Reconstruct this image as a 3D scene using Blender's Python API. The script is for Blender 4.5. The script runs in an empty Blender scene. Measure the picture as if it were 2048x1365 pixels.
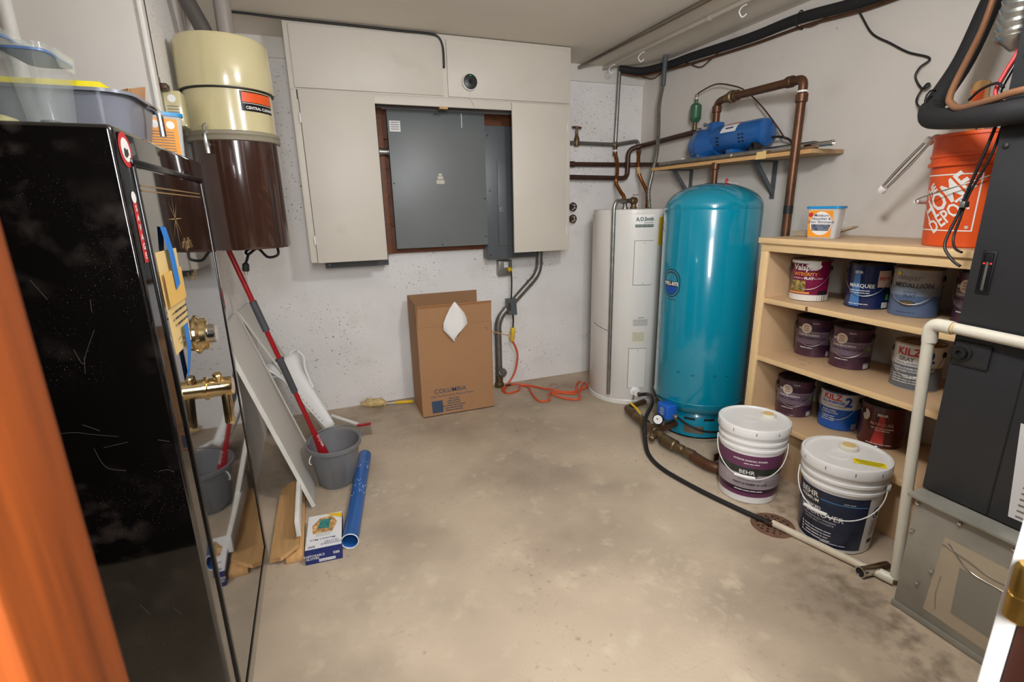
import bpy, bmesh, math, random
from math import sin, cos, pi, radians, atan2, hypot
from mathutils import Vector, Matrix
random.seed(7)
S = bpy.context.scene
C = S.collection

# ------------------------------------------------------------------ camera
F, YAW, PIT, ROLL, CAMZ = 997.3, 0.36789, 0.26499, -0.02029, 1.35
fw = Vector((sin(YAW)*cos(PIT), cos(YAW)*cos(PIT), -sin(PIT)))
r0 = Vector((cos(YAW), -sin(YAW), 0)); u0 = r0.cross(fw)
rr = r0*cos(ROLL) + u0*sin(ROLL); uu = -r0*sin(ROLL) + u0*cos(ROLL)
cd = bpy.data.cameras.new('camera'); cam = bpy.data.objects.new('camera', cd); C.objects.link(cam)
M = Matrix.Identity(4)
for i in range(3):
    M[i][0] = rr[i]; M[i][1] = uu[i]; M[i][2] = -fw[i]
M[2][3] = CAMZ
cam.matrix_world = M
cd.sensor_width = 36; cd.lens = F/2048*36; cd.clip_start = 0.02
cd.dof.use_dof = True; cd.dof.focus_distance = 2.2; cd.dof.aperture_fstop = 9
S.camera = cam

# ------------------------------------------------------------------ world, lights, exposure
w = bpy.data.worlds.new('world'); S.world = w; w.use_nodes = True
w.node_tree.nodes['Background'].inputs[0].default_value = (1.0, 0.95, 0.9, 1)
w.node_tree.nodes['Background'].inputs[1].default_value = 0.10
def lamp(name, kind, loc, energy, color=(1, 1, 1), size=0.1, target=None, sy=None):
    ld = bpy.data.lights.new(name, kind); ld.energy = energy; ld.color = color
    o = bpy.data.objects.new(name, ld); C.objects.link(o); o.location = loc
    if kind == 'AREA':
        ld.size = size
        if sy: ld.shape = 'RECTANGLE'; ld.size_y = sy
    else: ld.shadow_soft_size = size
    if target: o.rotation_euler = (Vector(target)-Vector(loc)).to_track_quat('-Z', 'Y').to_euler()
    return o
lamp('flash_key', 'POINT', (0.85, 0.72, 2.02), 47, (0.97, 0.985, 1.0), 0.09)  # unseen point light added in place of the bounced camera flash
lamp('doorway_fill', 'AREA', (0.02, -0.35, 1.70), 40, (0.97, 0.985, 1.0), 0.35, (1.0, 2.2, 0.7), 0.8)  # unseen soft fill added behind the camera, no fixture there
S.view_settings.view_transform = 'Standard'; S.view_settings.look = 'None'
S.view_settings.exposure = 0.28; S.view_settings.gamma = 1; S.view_settings.use_curve_mapping = False

# ------------------------------------------------------------------ materials
def lin(c):
    c = c/255.0
    return c/12.92 if c <= 0.04045 else ((c+0.055)/1.055)**2.4
def rgb(r, g, b): return (lin(r), lin(g), lin(b), 1)
MATS = {}
def mat(name, col, rough=0.5, metal=0.0, var=0.0, scale=12.0, bump=0.0, bscale=80.0, coat=0.0, trans=0.0, alpha=1.0, spec=0.5, stretch=None, emit=0):
    if name in MATS: return MATS[name]
    m = bpy.data.materials.new(name); m.use_nodes = True; MATS[name] = m
    nt = m.node_tree; b = nt.nodes['Principled BSDF']; col = rgb(*col)
    b.inputs['Base Color'].default_value = col; b.inputs['Roughness'].default_value = rough
    b.inputs['Metallic'].default_value = metal; b.inputs['Specular IOR Level'].default_value = spec
    b.inputs['Coat Weight'].default_value = coat; b.inputs['Coat Roughness'].default_value = 0.05
    b.inputs['Transmission Weight'].default_value = trans; b.inputs['Alpha'].default_value = alpha
    if emit:
        b.inputs['Emission Color'].default_value = col; b.inputs['Emission Strength'].default_value = emit
    tc = nt.nodes.new('ShaderNodeTexCoord'); src = tc.outputs['Object']
    if stretch:
        mp = nt.nodes.new('ShaderNodeMapping'); mp.inputs['Scale'].default_value = stretch
        nt.links.new(src, mp.inputs[0]); src = mp.outputs[0]
    if var:
        n = nt.nodes.new('ShaderNodeTexNoise'); n.inputs['Scale'].default_value = scale; n.inputs['Detail'].default_value = 6
        nt.links.new(src, n.inputs['Vector'])
        cr = nt.nodes.new('ShaderNodeValToRGB'); e = cr.color_ramp.elements
        e[0].position = 0.3; e[1].position = 0.7
        e[0].color = [max(0, c*(1-var)) for c in col[:3]]+[1]; e[1].color = [min(1, c*(1+var)) for c in col[:3]]+[1]
        nt.links.new(n.outputs['Fac'], cr.inputs[0]); nt.links.new(cr.outputs[0], b.inputs['Base Color'])
    if bump:
        n2 = nt.nodes.new('ShaderNodeTexNoise'); n2.inputs['Scale'].default_value = bscale; n2.inputs['Detail'].default_value = 4
        nt.links.new(src, n2.inputs['Vector'])
        bp = nt.nodes.new('ShaderNodeBump'); bp.inputs['Strength'].default_value = bump; bp.inputs['Distance'].default_value = 0.004
        nt.links.new(n2.outputs['Fac'], bp.inputs['Height']); nt.links.new(bp.outputs[0], b.inputs['Normal'])
    return m
def overlay(m, spec_list):
    """mix extra colours into a material: (kind, scale, lo, hi, colour, strength, (mask scale, lo, hi))"""
    nt = m.node_tree; b = nt.nodes['Principled BSDF']
    tc = nt.nodes.new('ShaderNodeTexCoord')
    for kind, scale, lo, hi, colr, st, mask in spec_list:
        sock = b.inputs['Base Color']
        if kind == 'noise':
            n = nt.nodes.new('ShaderNodeTexNoise'); n.inputs['Detail'].default_value = 8; out = 'Fac'
        else:
            n = nt.nodes.new('ShaderNodeTexVoronoi'); out = 'Distance'
            if kind == 'crack': n.feature = 'DISTANCE_TO_EDGE'
        n.inputs['Scale'].default_value = scale
        nt.links.new(tc.outputs['Object'], n.inputs['Vector'])
        r = nt.nodes.new('ShaderNodeMapRange'); r.inputs['From Min'].default_value = lo; r.inputs['From Max'].default_value = hi
        nt.links.new(n.outputs[out], r.inputs['Value'])
        fac = r.outputs[0]
        if mask:
            n3 = nt.nodes.new('ShaderNodeTexNoise'); n3.inputs['Scale'].default_value = mask[0]
            nt.links.new(tc.outputs['Object'], n3.inputs['Vector'])
            r3 = nt.nodes.new('ShaderNodeMapRange'); r3.inputs['From Min'].default_value = mask[1]; r3.inputs['From Max'].default_value = mask[2]
            nt.links.new(n3.outputs['Fac'], r3.inputs['Value'])
            mm = nt.nodes.new('ShaderNodeMath'); mm.operation = 'MULTIPLY'
            nt.links.new(fac, mm.inputs[0]); nt.links.new(r3.outputs[0], mm.inputs[1]); fac = mm.outputs[0]
        ms = nt.nodes.new('ShaderNodeMath'); ms.operation = 'MULTIPLY'; ms.inputs[1].default_value = st
        nt.links.new(fac, ms.inputs[0])
        mx = nt.nodes.new('ShaderNodeMix'); mx.data_type = 'RGBA'
        nt.links.new(ms.outputs[0], mx.inputs[0])
        if sock.is_linked: nt.links.new(sock.links[0].from_socket, mx.inputs[6])
        else: mx.inputs[6].default_value = sock.default_value
        mx.inputs[7].default_value = rgb(*colr)
        nt.links.new(mx.outputs[2], sock)
    return m

m_wall = overlay(mat('painted_concrete', (230, 226, 223), 0.75, var=0.06, scale=3, bump=0.35, bscale=55),
    [('noise', 80, 0.645, 0.68, (70, 64, 58), 0.85, (1.9, 0.46, 0.6)), ('noise', 4, 0.55, 0.8, (200, 192, 186), 0.45, None)])
m_wallr = overlay(mat('painted_wallboard', (212, 205, 197), 0.7, var=0.03, scale=2, bump=0.15, bscale=40),
    [('noise', 40, 0.72, 0.75, (120, 100, 88), 0.6, (1.3, 0.55, 0.65)), ('noise', 2.5, 0.58, 0.8, (190, 180, 172), 0.5, None)])
m_ceil = mat('painted_ceiling', (222, 214, 200), 0.7, var=0.04, scale=2.5, bump=0.1, bscale=60)
m_floor = overlay(mat('concrete_floor', (186, 168, 146), 0.62, var=0.12, scale=2.2, bump=0.25, bscale=70),
    [('noise', 1.5, 0.45, 0.66, (132, 116, 101), 0.62, None), ('noise', 9, 0.58, 0.75, (208, 192, 166), 0.6, None),
     ('noise', 38, 0.60, 0.72, (112, 96, 80), 0.5, (2.1, 0.48, 0.62)), ('noise', 95, 0.70, 0.74, (226, 218, 206), 0.8, (3, 0.52, 0.6)),
     ('crack', 0.8, 0.003, 0.0, (120, 104, 90), 0.25, (2, 0.5, 0.6))])
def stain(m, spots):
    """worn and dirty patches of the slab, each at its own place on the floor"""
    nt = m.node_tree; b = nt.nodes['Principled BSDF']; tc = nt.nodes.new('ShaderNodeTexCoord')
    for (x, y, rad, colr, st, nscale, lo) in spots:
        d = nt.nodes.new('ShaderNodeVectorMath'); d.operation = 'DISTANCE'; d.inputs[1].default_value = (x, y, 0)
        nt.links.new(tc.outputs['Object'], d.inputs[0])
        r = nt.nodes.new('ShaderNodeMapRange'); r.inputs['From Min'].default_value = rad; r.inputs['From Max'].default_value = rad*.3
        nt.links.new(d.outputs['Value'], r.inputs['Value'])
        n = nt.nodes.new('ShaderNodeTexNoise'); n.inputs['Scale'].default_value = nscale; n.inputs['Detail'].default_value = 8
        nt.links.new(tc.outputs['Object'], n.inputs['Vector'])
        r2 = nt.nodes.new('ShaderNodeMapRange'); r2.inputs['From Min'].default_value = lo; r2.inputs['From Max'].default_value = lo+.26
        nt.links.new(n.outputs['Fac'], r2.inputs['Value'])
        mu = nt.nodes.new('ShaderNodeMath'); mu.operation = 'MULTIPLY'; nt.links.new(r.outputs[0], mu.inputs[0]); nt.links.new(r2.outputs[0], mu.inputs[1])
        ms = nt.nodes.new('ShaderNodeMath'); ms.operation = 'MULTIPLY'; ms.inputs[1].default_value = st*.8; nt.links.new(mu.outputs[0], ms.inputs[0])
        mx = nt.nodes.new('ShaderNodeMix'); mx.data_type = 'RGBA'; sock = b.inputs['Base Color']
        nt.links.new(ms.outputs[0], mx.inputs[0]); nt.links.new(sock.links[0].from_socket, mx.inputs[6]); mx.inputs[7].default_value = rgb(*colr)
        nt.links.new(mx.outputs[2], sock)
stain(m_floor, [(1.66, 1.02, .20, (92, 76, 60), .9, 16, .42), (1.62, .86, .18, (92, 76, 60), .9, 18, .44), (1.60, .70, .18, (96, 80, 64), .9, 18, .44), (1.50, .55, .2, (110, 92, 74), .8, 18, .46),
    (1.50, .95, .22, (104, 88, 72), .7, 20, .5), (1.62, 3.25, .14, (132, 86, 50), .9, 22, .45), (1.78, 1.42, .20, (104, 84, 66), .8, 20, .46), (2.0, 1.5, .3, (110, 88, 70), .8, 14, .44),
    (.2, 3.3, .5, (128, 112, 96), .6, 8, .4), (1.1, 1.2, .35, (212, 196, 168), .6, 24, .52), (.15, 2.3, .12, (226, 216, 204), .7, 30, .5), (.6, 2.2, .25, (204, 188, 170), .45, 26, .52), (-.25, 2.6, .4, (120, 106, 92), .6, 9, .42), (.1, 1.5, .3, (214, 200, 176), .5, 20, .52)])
m_trim = mat('white_trim_paint', (222, 217, 210), 0.5, bump=0.1)
m_cab = overlay(mat('cabinet_white_paint', (204, 196, 184), 0.5, var=0.02, scale=5, bump=0.08, bscale=30),
    [('noise', 6, 0.62, 0.8, (184, 174, 160), 0.4, None)])
m_orange_wood = mat('varnished_jamb_wood', (108, 50, 14), 0.6, spec=0.15, var=0.4, scale=6, stretch=(14, 14, 0.7))
m_darkdoor = mat('dark_brown_door', (58, 28, 18), 0.6, spec=0.15, var=0.15, scale=5, stretch=(8, 8, 0.6))
m_panelbrown = mat('dark_panelling', (40, 28, 22), 0.6, var=0.2, scale=5, stretch=(9, 9, 0.6))
m_brass = mat('polished_brass', (228, 202, 152), 0.16, 1.0)
m_brassold = mat('old_brass', (176, 140, 70), 0.35, 1.0, var=0.2, scale=40)
m_safe = overlay(mat('gloss_black_enamel', (9, 8, 8), 0.05, spec=0.9, coat=0.7),
    [('noise', 18, 0.50, 0.78, (120, 106, 100), 0.42, (3.5, 0.44, 0.64)), ('noise', 420, 0.66, 0.72, (160, 148, 140), 0.6, (6, 0.48, 0.62))])
m_safedoor = mat('gloss_black_door', (10, 9, 9), 0.025, spec=0.9, coat=0.8)
m_black = mat('black_rubber', (22, 21, 21), 0.55)
m_blackgloss = mat('black_gloss', (14, 13, 13), 0.2)
m_gold = mat('gold_pinstripe', (150, 122, 78), 0.5, 0.2)
m_white = mat('white_print', (232, 230, 226), 0.5)
m_red = mat('red_print', (190, 40, 42), 0.5)
m_bluetape = mat('blue_painter_tape', (28, 116, 196), 0.6)
m_manila = mat('manila_paper', (222, 190, 128), 0.7, var=0.05)
m_manila2 = mat('tan_print', (214, 172, 90), 0.7)
m_ink = mat('dark_ink', (50, 46, 44), 0.6)
m_ink2 = mat('grey_ink', (120, 112, 104), 0.6)
m_chrome = mat('chrome', (214, 212, 208), 0.12, 1.0)
m_galv = mat('galvanised_steel', (152, 150, 144), 0.38, 0.85, var=0.18, scale=25)
m_galvsheet = overlay(mat('galvanised_sheet', (164, 162, 152), 0.38, 0.4, var=0.14, scale=9),
    [('noise', 3, 0.5, 0.7, (132, 130, 121), 0.6, None)])
m_pipe = mat('grey_iron_pipe', (128, 124, 118), 0.42, 0.7, var=0.15, scale=20)
m_steelc = mat('steel_conduit', (138, 128, 116), 0.32, 0.9, var=0.1, scale=8)
m_copper = mat('aged_copper', (96, 64, 44), 0.42, 0.55, var=0.25, scale=14)
m_copperb = mat('flex_copper', (150, 92, 50), 0.3, 0.85, var=0.2, scale=20)
m_brownpipe = mat('dark_copper_pipe', (78, 56, 46), 0.42, 0.5, var=0.2, scale=12)
m_bronze = mat('tarnished_bronze', (112, 92, 66), 0.42, 0.7, var=0.3, scale=22, bump=0.2, bscale=90)
m_greypanel = mat('grey_panel_enamel', (112, 116, 116), 0.42, var=0.03, scale=6)
m_greydark = mat('dark_grey_panel_enamel', (84, 88, 92), 0.4)
m_woodred = mat('reddish_backboard', (112, 64, 38), 0.6, var=0.25, scale=7, stretch=(2, 2, 14))
m_card = overlay(mat('brown_cardboard', (164, 122, 84), 0.8, var=0.04, scale=4, bump=0.06, bscale=120), [])
m_cardin = mat('cardboard_inside', (150, 112, 78), 0.85)
m_cardblue = mat('blue_box_print', (58, 74, 98), 0.7)
m_cream = mat('cream_enamel', (196, 184, 142), 0.22, coat=0.5)
m_vacbrown = mat('brown_enamel', (58, 36, 28), 0.16, coat=0.7)
m_vacrim = mat('grey_rubber_gasket', (132, 124, 106), 0.5)
m_orangelab = mat('orange_label', (222, 84, 34), 0.4)
m_pvcgrey = mat('grey_vacuum_pipe', (136, 128, 122), 0.35)
m_pvcdark = mat('dark_vacuum_pipe', (78, 72, 68), 0.35)
m_pvc = mat('white_pvc', (226, 220, 204), 0.35, var=0.03, scale=6)
m_pvcold = mat('stained_pvc', (214, 200, 178), 0.45, var=0.12, scale=16)
m_redpole = mat('red_metal_pole', (164, 26, 32), 0.28, 0.2)
m_grip = mat('dark_grey_grip', (70, 70, 74), 0.6)
m_pail = mat('grey_plastic', (112, 112, 114), 0.38)
m_tray = mat('grey_plastic_tub', (128, 130, 140), 0.3)
m_bluefilm = mat('blue_plastic_tube', (38, 92, 160), 0.28, var=0.12, scale=10)
m_navy = mat('navy_card', (26, 40, 104), 0.5)
m_whitecard = mat('white_card', (226, 224, 224), 0.5)
m_plank = mat('pine_plank', (206, 160, 106), 0.75, var=0.12, scale=5, stretch=(12, 1.2, 12), bump=0.1)
m_whitewood = mat('white_painted_wood', (218, 214, 206), 0.6, var=0.06, scale=14, bump=0.15, bscale=50)
m_boardface = mat('grey_white_board', (204, 200, 192), 0.5, var=0.02, scale=4)
m_heater = mat('white_enamel', (222, 218, 212), 0.32, coat=0.3, var=0.015, scale=3)
m_tank = mat('teal_enamel', (0, 128, 154), 0.2, coat=0.7)
m_tankdark = mat('teal_enamel_skirt', (0, 122, 148), 0.3, coat=0.4)
m_greenlab = mat('dark_green_label', (22, 66, 56), 0.5)
m_yellow = mat('yellow_plastic', (234, 190, 30), 0.4)
m_yellowlab = mat('yellow_label', (240, 220, 20), 0.5)
m_orangecord = mat('orange_cord', (214, 84, 40), 0.45)
m_bluepump = mat('blue_enamel', (22, 86, 152), 0.3, coat=0.4)
m_bluebox = mat('blue_switch_cover', (28, 92, 186), 0.35)
m_green = mat('green_enamel', (44, 92, 64), 0.32, coat=0.3)
m_shelf = mat('beige_shelf_paint', (232, 198, 148), 0.5, var=0.04, scale=7, bump=0.1, bscale=40)
m_shelftop = overlay(mat('beige_shelf_board', (206, 174, 136), 0.45, var=0.04, scale=5),
    [('noise', 11, 0.66, 0.75, (120, 86, 66), 0.5, None)])
m_furn = mat('charcoal_furnace_paint', (42, 43, 46), 0.42, bump=0.15, bscale=220)
m_furnd = mat('black_seam', (14, 14, 15), 0.6)
m_tapes = mat('clear_tape_sheet', (182, 168, 146), 0.22, var=0.06, scale=7, bump=0.2, bscale=14)
m_greysheet = mat('grey_access_sheet', (140, 136, 124), 0.5, var=0.03)
m_rust = overlay(mat('rusty_iron', (110, 78, 58), 0.8, var=0.35, scale=25, bump=0.4, bscale=90), [])
m_hd = mat('orange_bucket_plastic', (222, 84, 30), 0.35)
m_wbucket = mat('white_bucket_plastic', (232, 230, 228), 0.3)
m_foam = mat('black_pipe_insulation', (24, 24, 26), 0.75, bump=0.15, bscale=120)
m_wirebrown = mat('brown_cable', (92, 62, 44), 0.5)
m_clear = mat('clear_plastic', (226, 232, 226), 0.12, alpha=0.17)
m_cloud = mat('cloudy_plastic', (228, 228, 226), 0.25, alpha=0.6)
m_bluelid = mat('blue_lid', (30, 140, 200), 0.35)
m_bluering = mat('blue_seal', (94, 126, 176), 0.4)
m_orangetub = mat('orange_tub_label', (238, 152, 38), 0.45)
m_kraft = mat('kraft_stirrer_wood', (194, 146, 92), 0.7, var=0.08, scale=8)
m_alu = mat('crumpled_foil_duct', (190, 192, 190), 0.28, 0.95, bump=0.6, bscale=26)
m_bristle = mat('pale_bristle', (206, 180, 126), 0.8, var=0.2, scale=40)
m_lid = mat('bare_can_lid', (150, 128, 100), 0.34, 0.75, var=0.15, scale=20)
m_blacklid = mat('black_can_lid', (30, 24, 24), 0.3)
m_glasspane = mat('dark_lens', (24, 24, 28), 0.15)

# ------------------------------------------------------------------ mesh helpers
def finish(name, bm, m, parent=None, smooth=True):
    bmesh.ops.recalc_face_normals(bm, faces=bm.faces[:])
    me = bpy.data.meshes.new(name)
    if smooth:
        for f in bm.faces: f.smooth = True
        for e in bm.edges:
            if len(e.link_faces) == 2 and e.calc_face_angle(0) > 0.6: e.smooth = False
    bm.to_mesh(me); bm.free()
    if m: me.materials.append(m)
    o = bpy.data.objects.new(name, me); C.objects.link(o)
    if parent: attach(o, parent)
    return o
def attach(o, parent):
    o.parent = parent
    if parent.type == 'EMPTY': o.matrix_parent_inverse = Matrix.Translation(-parent.location)
def thing(name, label, cat, loc=(0, 0, 0), group=None):
    o = bpy.data.objects.new(name, None); C.objects.link(o); o.location = loc; o.empty_display_size = 0.05
    return tag(o, label, cat, group)
def tag(o, label, cat, group=None):
    o['label'] = label; o['category'] = cat
    if group: o['group'] = group
    return o
def struct(o, label=None, cat=None):
    o['kind'] = 'structure'
    if label: o['label'] = label
    if cat: o['category'] = cat
    return o
def bm_box(bm, x, y, z, bevel=0, seg=2):
    vs = [bm.verts.new((x[i], y[j], z[k])) for i in (0, 1) for j in (0, 1) for k in (0, 1)]
    fs = [bm.faces.new([vs[i] for i in q]) for q in ((0, 1, 3, 2), (4, 6, 7, 5), (0, 4, 5, 1), (2, 3, 7, 6), (0, 2, 6, 4), (1, 5, 7, 3))]
    if bevel:
        es = list({e for f in fs for e in f.edges})
        bmesh.ops.bevel(bm, geom=es, offset=bevel, segments=seg, affect='EDGES', profile=0.5)
def box(name, x, y, z, m, parent=None, bevel=0.0, seg=2):
    bm = bmesh.new(); bm_box(bm, x, y, z, bevel, seg)
    return finish(name, bm, m, parent)
def rings(bm, loops, close=True, cap=True):
    vl = [[bm.verts.new(p) for p in lp] for lp in loops]
    n = len(vl[0])
    for a, b in zip(vl, vl[1:]):
        for i in range(n if close else n-1):
            j = (i+1) % n
            bm.faces.new((a[i], a[j], b[j], b[i]))
    if cap and close:
        bm.faces.new(vl[0][::-1]); bm.faces.new(vl[-1])
    return vl
def lathe(name, prof, c, m, parent=None, n=40, axis='Z', cap=True, sx=1, sy=1):
    bm = bmesh.new(); loops = []
    for r, z in prof:
        lp = []
        for i in range(n):
            t = 2*pi*i/n; a, b = r*cos(t)*sx, r*sin(t)*sy
            if axis == 'Z': p = (c[0]+a, c[1]+b, c[2]+z)
            elif axis == 'Y': p = (c[0]+a, c[1]+z, c[2]+b)
            else: p = (c[0]+z, c[1]+a, c[2]+b)
            lp.append(p)
        loops.append(lp)
    rings(bm, loops, cap=cap)
    return finish(name, bm, m, parent)
def lathe_dir(name, prof, base, d, m, parent=None, n=20):
    d = Vector(d).normalized(); a = d.orthogonal().normalized(); b = d.cross(a)
    bm = bmesh.new(); B = Vector(base)
    rings(bm, [[B+d*z+a*(r*cos(2*pi*i/n))+b*(r*sin(2*pi*i/n)) for i in range(n)] for r, z in prof])
    return finish(name, bm, m, parent)
def smooth_path(pts, k=6):
    P = [Vector(p) for p in pts]
    if len(P) < 3: return P
    out = []
    for i in range(len(P)-1):
        p0 = P[max(i-1, 0)]; p1 = P[i]; p2 = P[i+1]; p3 = P[min(i+2, len(P)-1)]
        for j in range(k):
            t = j/k
            out.append(0.5*((2*p1)+(-p0+p2)*t+(2*p0-5*p1+4*p2-p3)*t*t+(-p0+3*p1-3*p2+p3)*t**3))
    out.append(P[-1]); return out
def bend_path(pts, rad=0.03, k=5):
    """straight runs with rounded corners"""
    P = [Vector(p) for p in pts]; out = [P[0]]
    for i in range(1, len(P)-1):
        a = (P[i-1]-P[i]); b = (P[i+1]-P[i]); d = min(rad, a.length*0.45, b.length*0.45)
        p0 = P[i]+a.normalized()*d; p2 = P[i]+b.normalized()*d
        for j in range(k+1):
            t = j/k; out.append(p0*(1-t)**2+P[i]*2*t*(1-t)+p2*t*t)
    out.append(P[-1]); return out
def bm_tube(bm, path, r, n=10, radii=None):
    P = [Vector(p) for p in path]; loops = []
    T = (P[1]-P[0]).normalized(); N = T.orthogonal().normalized()
    for i, p in enumerate(P):
        if i == 0: t = (P[1]-P[0]).normalized()
        elif i == len(P)-1: t = (P[-1]-P[-2]).normalized()
        else: t = ((P[i+1]-P[i]).normalized()+(P[i]-P[i-1]).normalized()).normalized()
        N = (N-t*N.dot(t))
        N = N.normalized() if N.length > 1e-6 else t.orthogonal().normalized()
        B = t.cross(N); q = radii[i] if radii else r
        loops.append([p+N*(q*cos(2*pi*j/n))+B*(q*sin(2*pi*j/n)) for j in range(n)])
    rings(bm, loops)
def tube(name, path, r, m, parent=None, n=10, smooth=False, bend=0, radii=None, k=6):
    if smooth: path = smooth_path(path, k)
    elif bend: path = bend_path(path, bend)
    bm = bmesh.new(); bm_tube(bm, path, r, n, radii)
    return finish(name, bm, m, parent)
def ribbed(name, path, r, m, parent=None, n=10, pitch=0.008, depth=0.0018, smooth=True):
    P = smooth_path(path, 8) if smooth else [Vector(p) for p in path]
    L = [0]
    for a, b in zip(P, P[1:]): L.append(L[-1]+(b-a).length)
    cnt = max(4, int(L[-1]/pitch*2)); Q = []; R = []; k = 0
    for i in range(cnt+1):
        s = L[-1]*i/cnt
        while k < len(L)-2 and L[k+1] < s: k += 1
        t = (s-L[k])/max(1e-9, L[k+1]-L[k]); Q.append(P[k].lerp(P[k+1], t)); R.append(r+(depth if i % 2 else -depth))
    return tube(name, Q, r, m, parent, n, radii=R)
def arc(name, c, r, t0, t1, z0, z1, m, parent=None, n=None, r1=None):
    """a print/label patch lying on a cylinder (or cone, r at z0, r1 at z1)"""
    n = n or max(2, int(abs(t1-t0)/0.12)); r1 = r1 or r
    bm = bmesh.new(); a = []; b = []
    for i in range(n+1):
        t = t0+(t1-t0)*i/n
        a.append(bm.verts.new((c[0]+r*cos(t), c[1]+r*sin(t), c[2]+z0))); b.append(bm.verts.new((c[0]+r1*cos(t), c[1]+r1*sin(t), c[2]+z1)))
    for i in range(n): bm.faces.new((a[i], a[i+1], b[i+1], b[i]))
    return finish(name, bm, m, parent)
def arcslab(name, c, r, t0, t1, z0, z1, th, m, parent=None, n=14):
    """slightly raised plate on a cylinder with real edges"""
    bm = bmesh.new()
    g = [[[bm.verts.new((c[0]+q*cos(t0+(t1-t0)*i/n), c[1]+q*sin(t0+(t1-t0)*i/n), c[2]+z)) for i in range(n+1)] for z in (z0, z1)] for q in (r, r+th)]
    for i in range(n):
        bm.faces.new((g[1][0][i], g[1][0][i+1], g[1][1][i+1], g[1][1][i]))
        for k in (0, 1): bm.faces.new((g[0][k][i], g[0][k][i+1], g[1][k][i+1], g[1][k][i]))
    for i in (0, n): bm.faces.new((g[0][0][i], g[0][1][i], g[1][1][i], g[1][0][i]))
    return finish(name, bm, m, parent)
def quad(name, pts, m, parent=None, thick=0.0):
    P = [Vector(p) for p in pts]
    bm = bmesh.new()
    if thick:
        nrm = (P[1]-P[0]).cross(P[2]-P[0]).normalized()*thick
        rings(bm, [P, [p+nrm for p in P]])
    else: bm.faces.new([bm.verts.new(p) for p in P])
    return finish(name, bm, m, parent, smooth=False)
def uvplane(o, ux, uy):
    o, ux, uy = Vector(o), Vector(ux).normalized(), Vector(uy).normalized()
    return lambda u, v: o+ux*u+uy*v
def uvcyl(c, r, th, z, cone=0.0):
    return lambda u, v: Vector((c[0]+(r+cone*v)*cos(th+u/r), c[1]+(r+cone*v)*sin(th+u/r), c[2]+z+v))
def fine_print(words, size, m, parent, fn, name='fine_print'):
    """print too small to read: one short bar per word, words given as letter counts"""
    total = sum(words)*size*.5+(len(words)-1)*size*.35; u = -total/2; bm = bmesh.new()
    for n_ in words:
        w_ = n_*size*.5; k = max(1, int(w_/.012))
        for i in range(k):
            a, b = u+w_*i/k, u+w_*(i+1)/k
            bm.faces.new([bm.verts.new(fn(p, q)) for p, q in ((a, -size*.24), (b, -size*.24), (b, size*.24), (a, size*.24))])
        u += w_+size*.35
    return finish(name, bm, m, parent, smooth=False)
def text(s, size, m, parent, fn, bold=0.0, name='lettering', sx=1.0, rot=0.0):
    cu = bpy.data.curves.new('t', 'FONT'); cu.body = s; cu.size = size; cu.align_x = 'CENTER'; cu.align_y = 'CENTER'
    cu.offset = bold*size; cu.resolution_u = 2
    t = bpy.data.objects.new('t', cu); C.objects.link(t)
    dg = bpy.context.evaluated_depsgraph_get()
    me = bpy.data.meshes.new_from_object(t.evaluated_get(dg))
    bpy.data.objects.remove(t); bpy.data.curves.remove(cu)
    me.name = name; me.materials.clear(); me.materials.append(m)
    if size > 0.026:
        bm = bmesh.new(); bm.from_mesh(me); bmesh.ops.triangulate(bm, faces=bm.faces[:])
        bmesh.ops.subdivide_edges(bm, edges=[e for e in bm.edges if abs(e.verts[0].co.x-e.verts[1].co.x) > size*.15], cuts=2, use_grid_fill=False)
        bmesh.ops.triangulate(bm, faces=bm.faces[:]); bm.to_mesh(me); bm.free()
    ca, sa = cos(rot), sin(rot)
    for v in me.vertices:
        x, y = v.co.x*sx, v.co.y
        v.co = fn(x*ca-y*sa, x*sa+y*ca)
    o = bpy.data.objects.new(name, me); C.objects.link(o); attach(o, parent)
    return o
def blob(name, fn, pts, m, parent=None, n=18):
    """flat print shape from a (u,v) outline"""
    bm = bmesh.new(); bm.faces.new([bm.verts.new((u, v, 0)) for u, v in pts])
    bmesh.ops.triangulate(bm, faces=bm.faces[:])
    span = max(p[0] for p in pts)-min(p[0] for p in pts)
    mid = fn(0.5*(max(p[0] for p in pts)+min(p[0] for p in pts)), 0); u_a = min(p[0] for p in pts)
    sag = (mid-0.5*(fn(u_a, 0)+fn(u_a+span, 0))).length
    if sag > 0.0004:
        bmesh.ops.subdivide_edges(bm, edges=bm.edges[:], cuts=1 if sag < .0015 else 4, use_grid_fill=True)
    for v in bm.verts: v.co = fn(v.co.x, v.co.y)
    return finish(name, bm, m, parent, smooth=False)
def ell(a, b, n=24, cx=0, cy=0): return [(cx+a*cos(2*pi*i/n), cy+b*sin(2*pi*i/n)) for i in range(n)]
def rect(w, h, cx=0, cy=0): return [(cx-w/2, cy-h/2), (cx+w/2, cy-h/2), (cx+w/2, cy+h/2), (cx-w/2, cy+h/2)]

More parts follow.
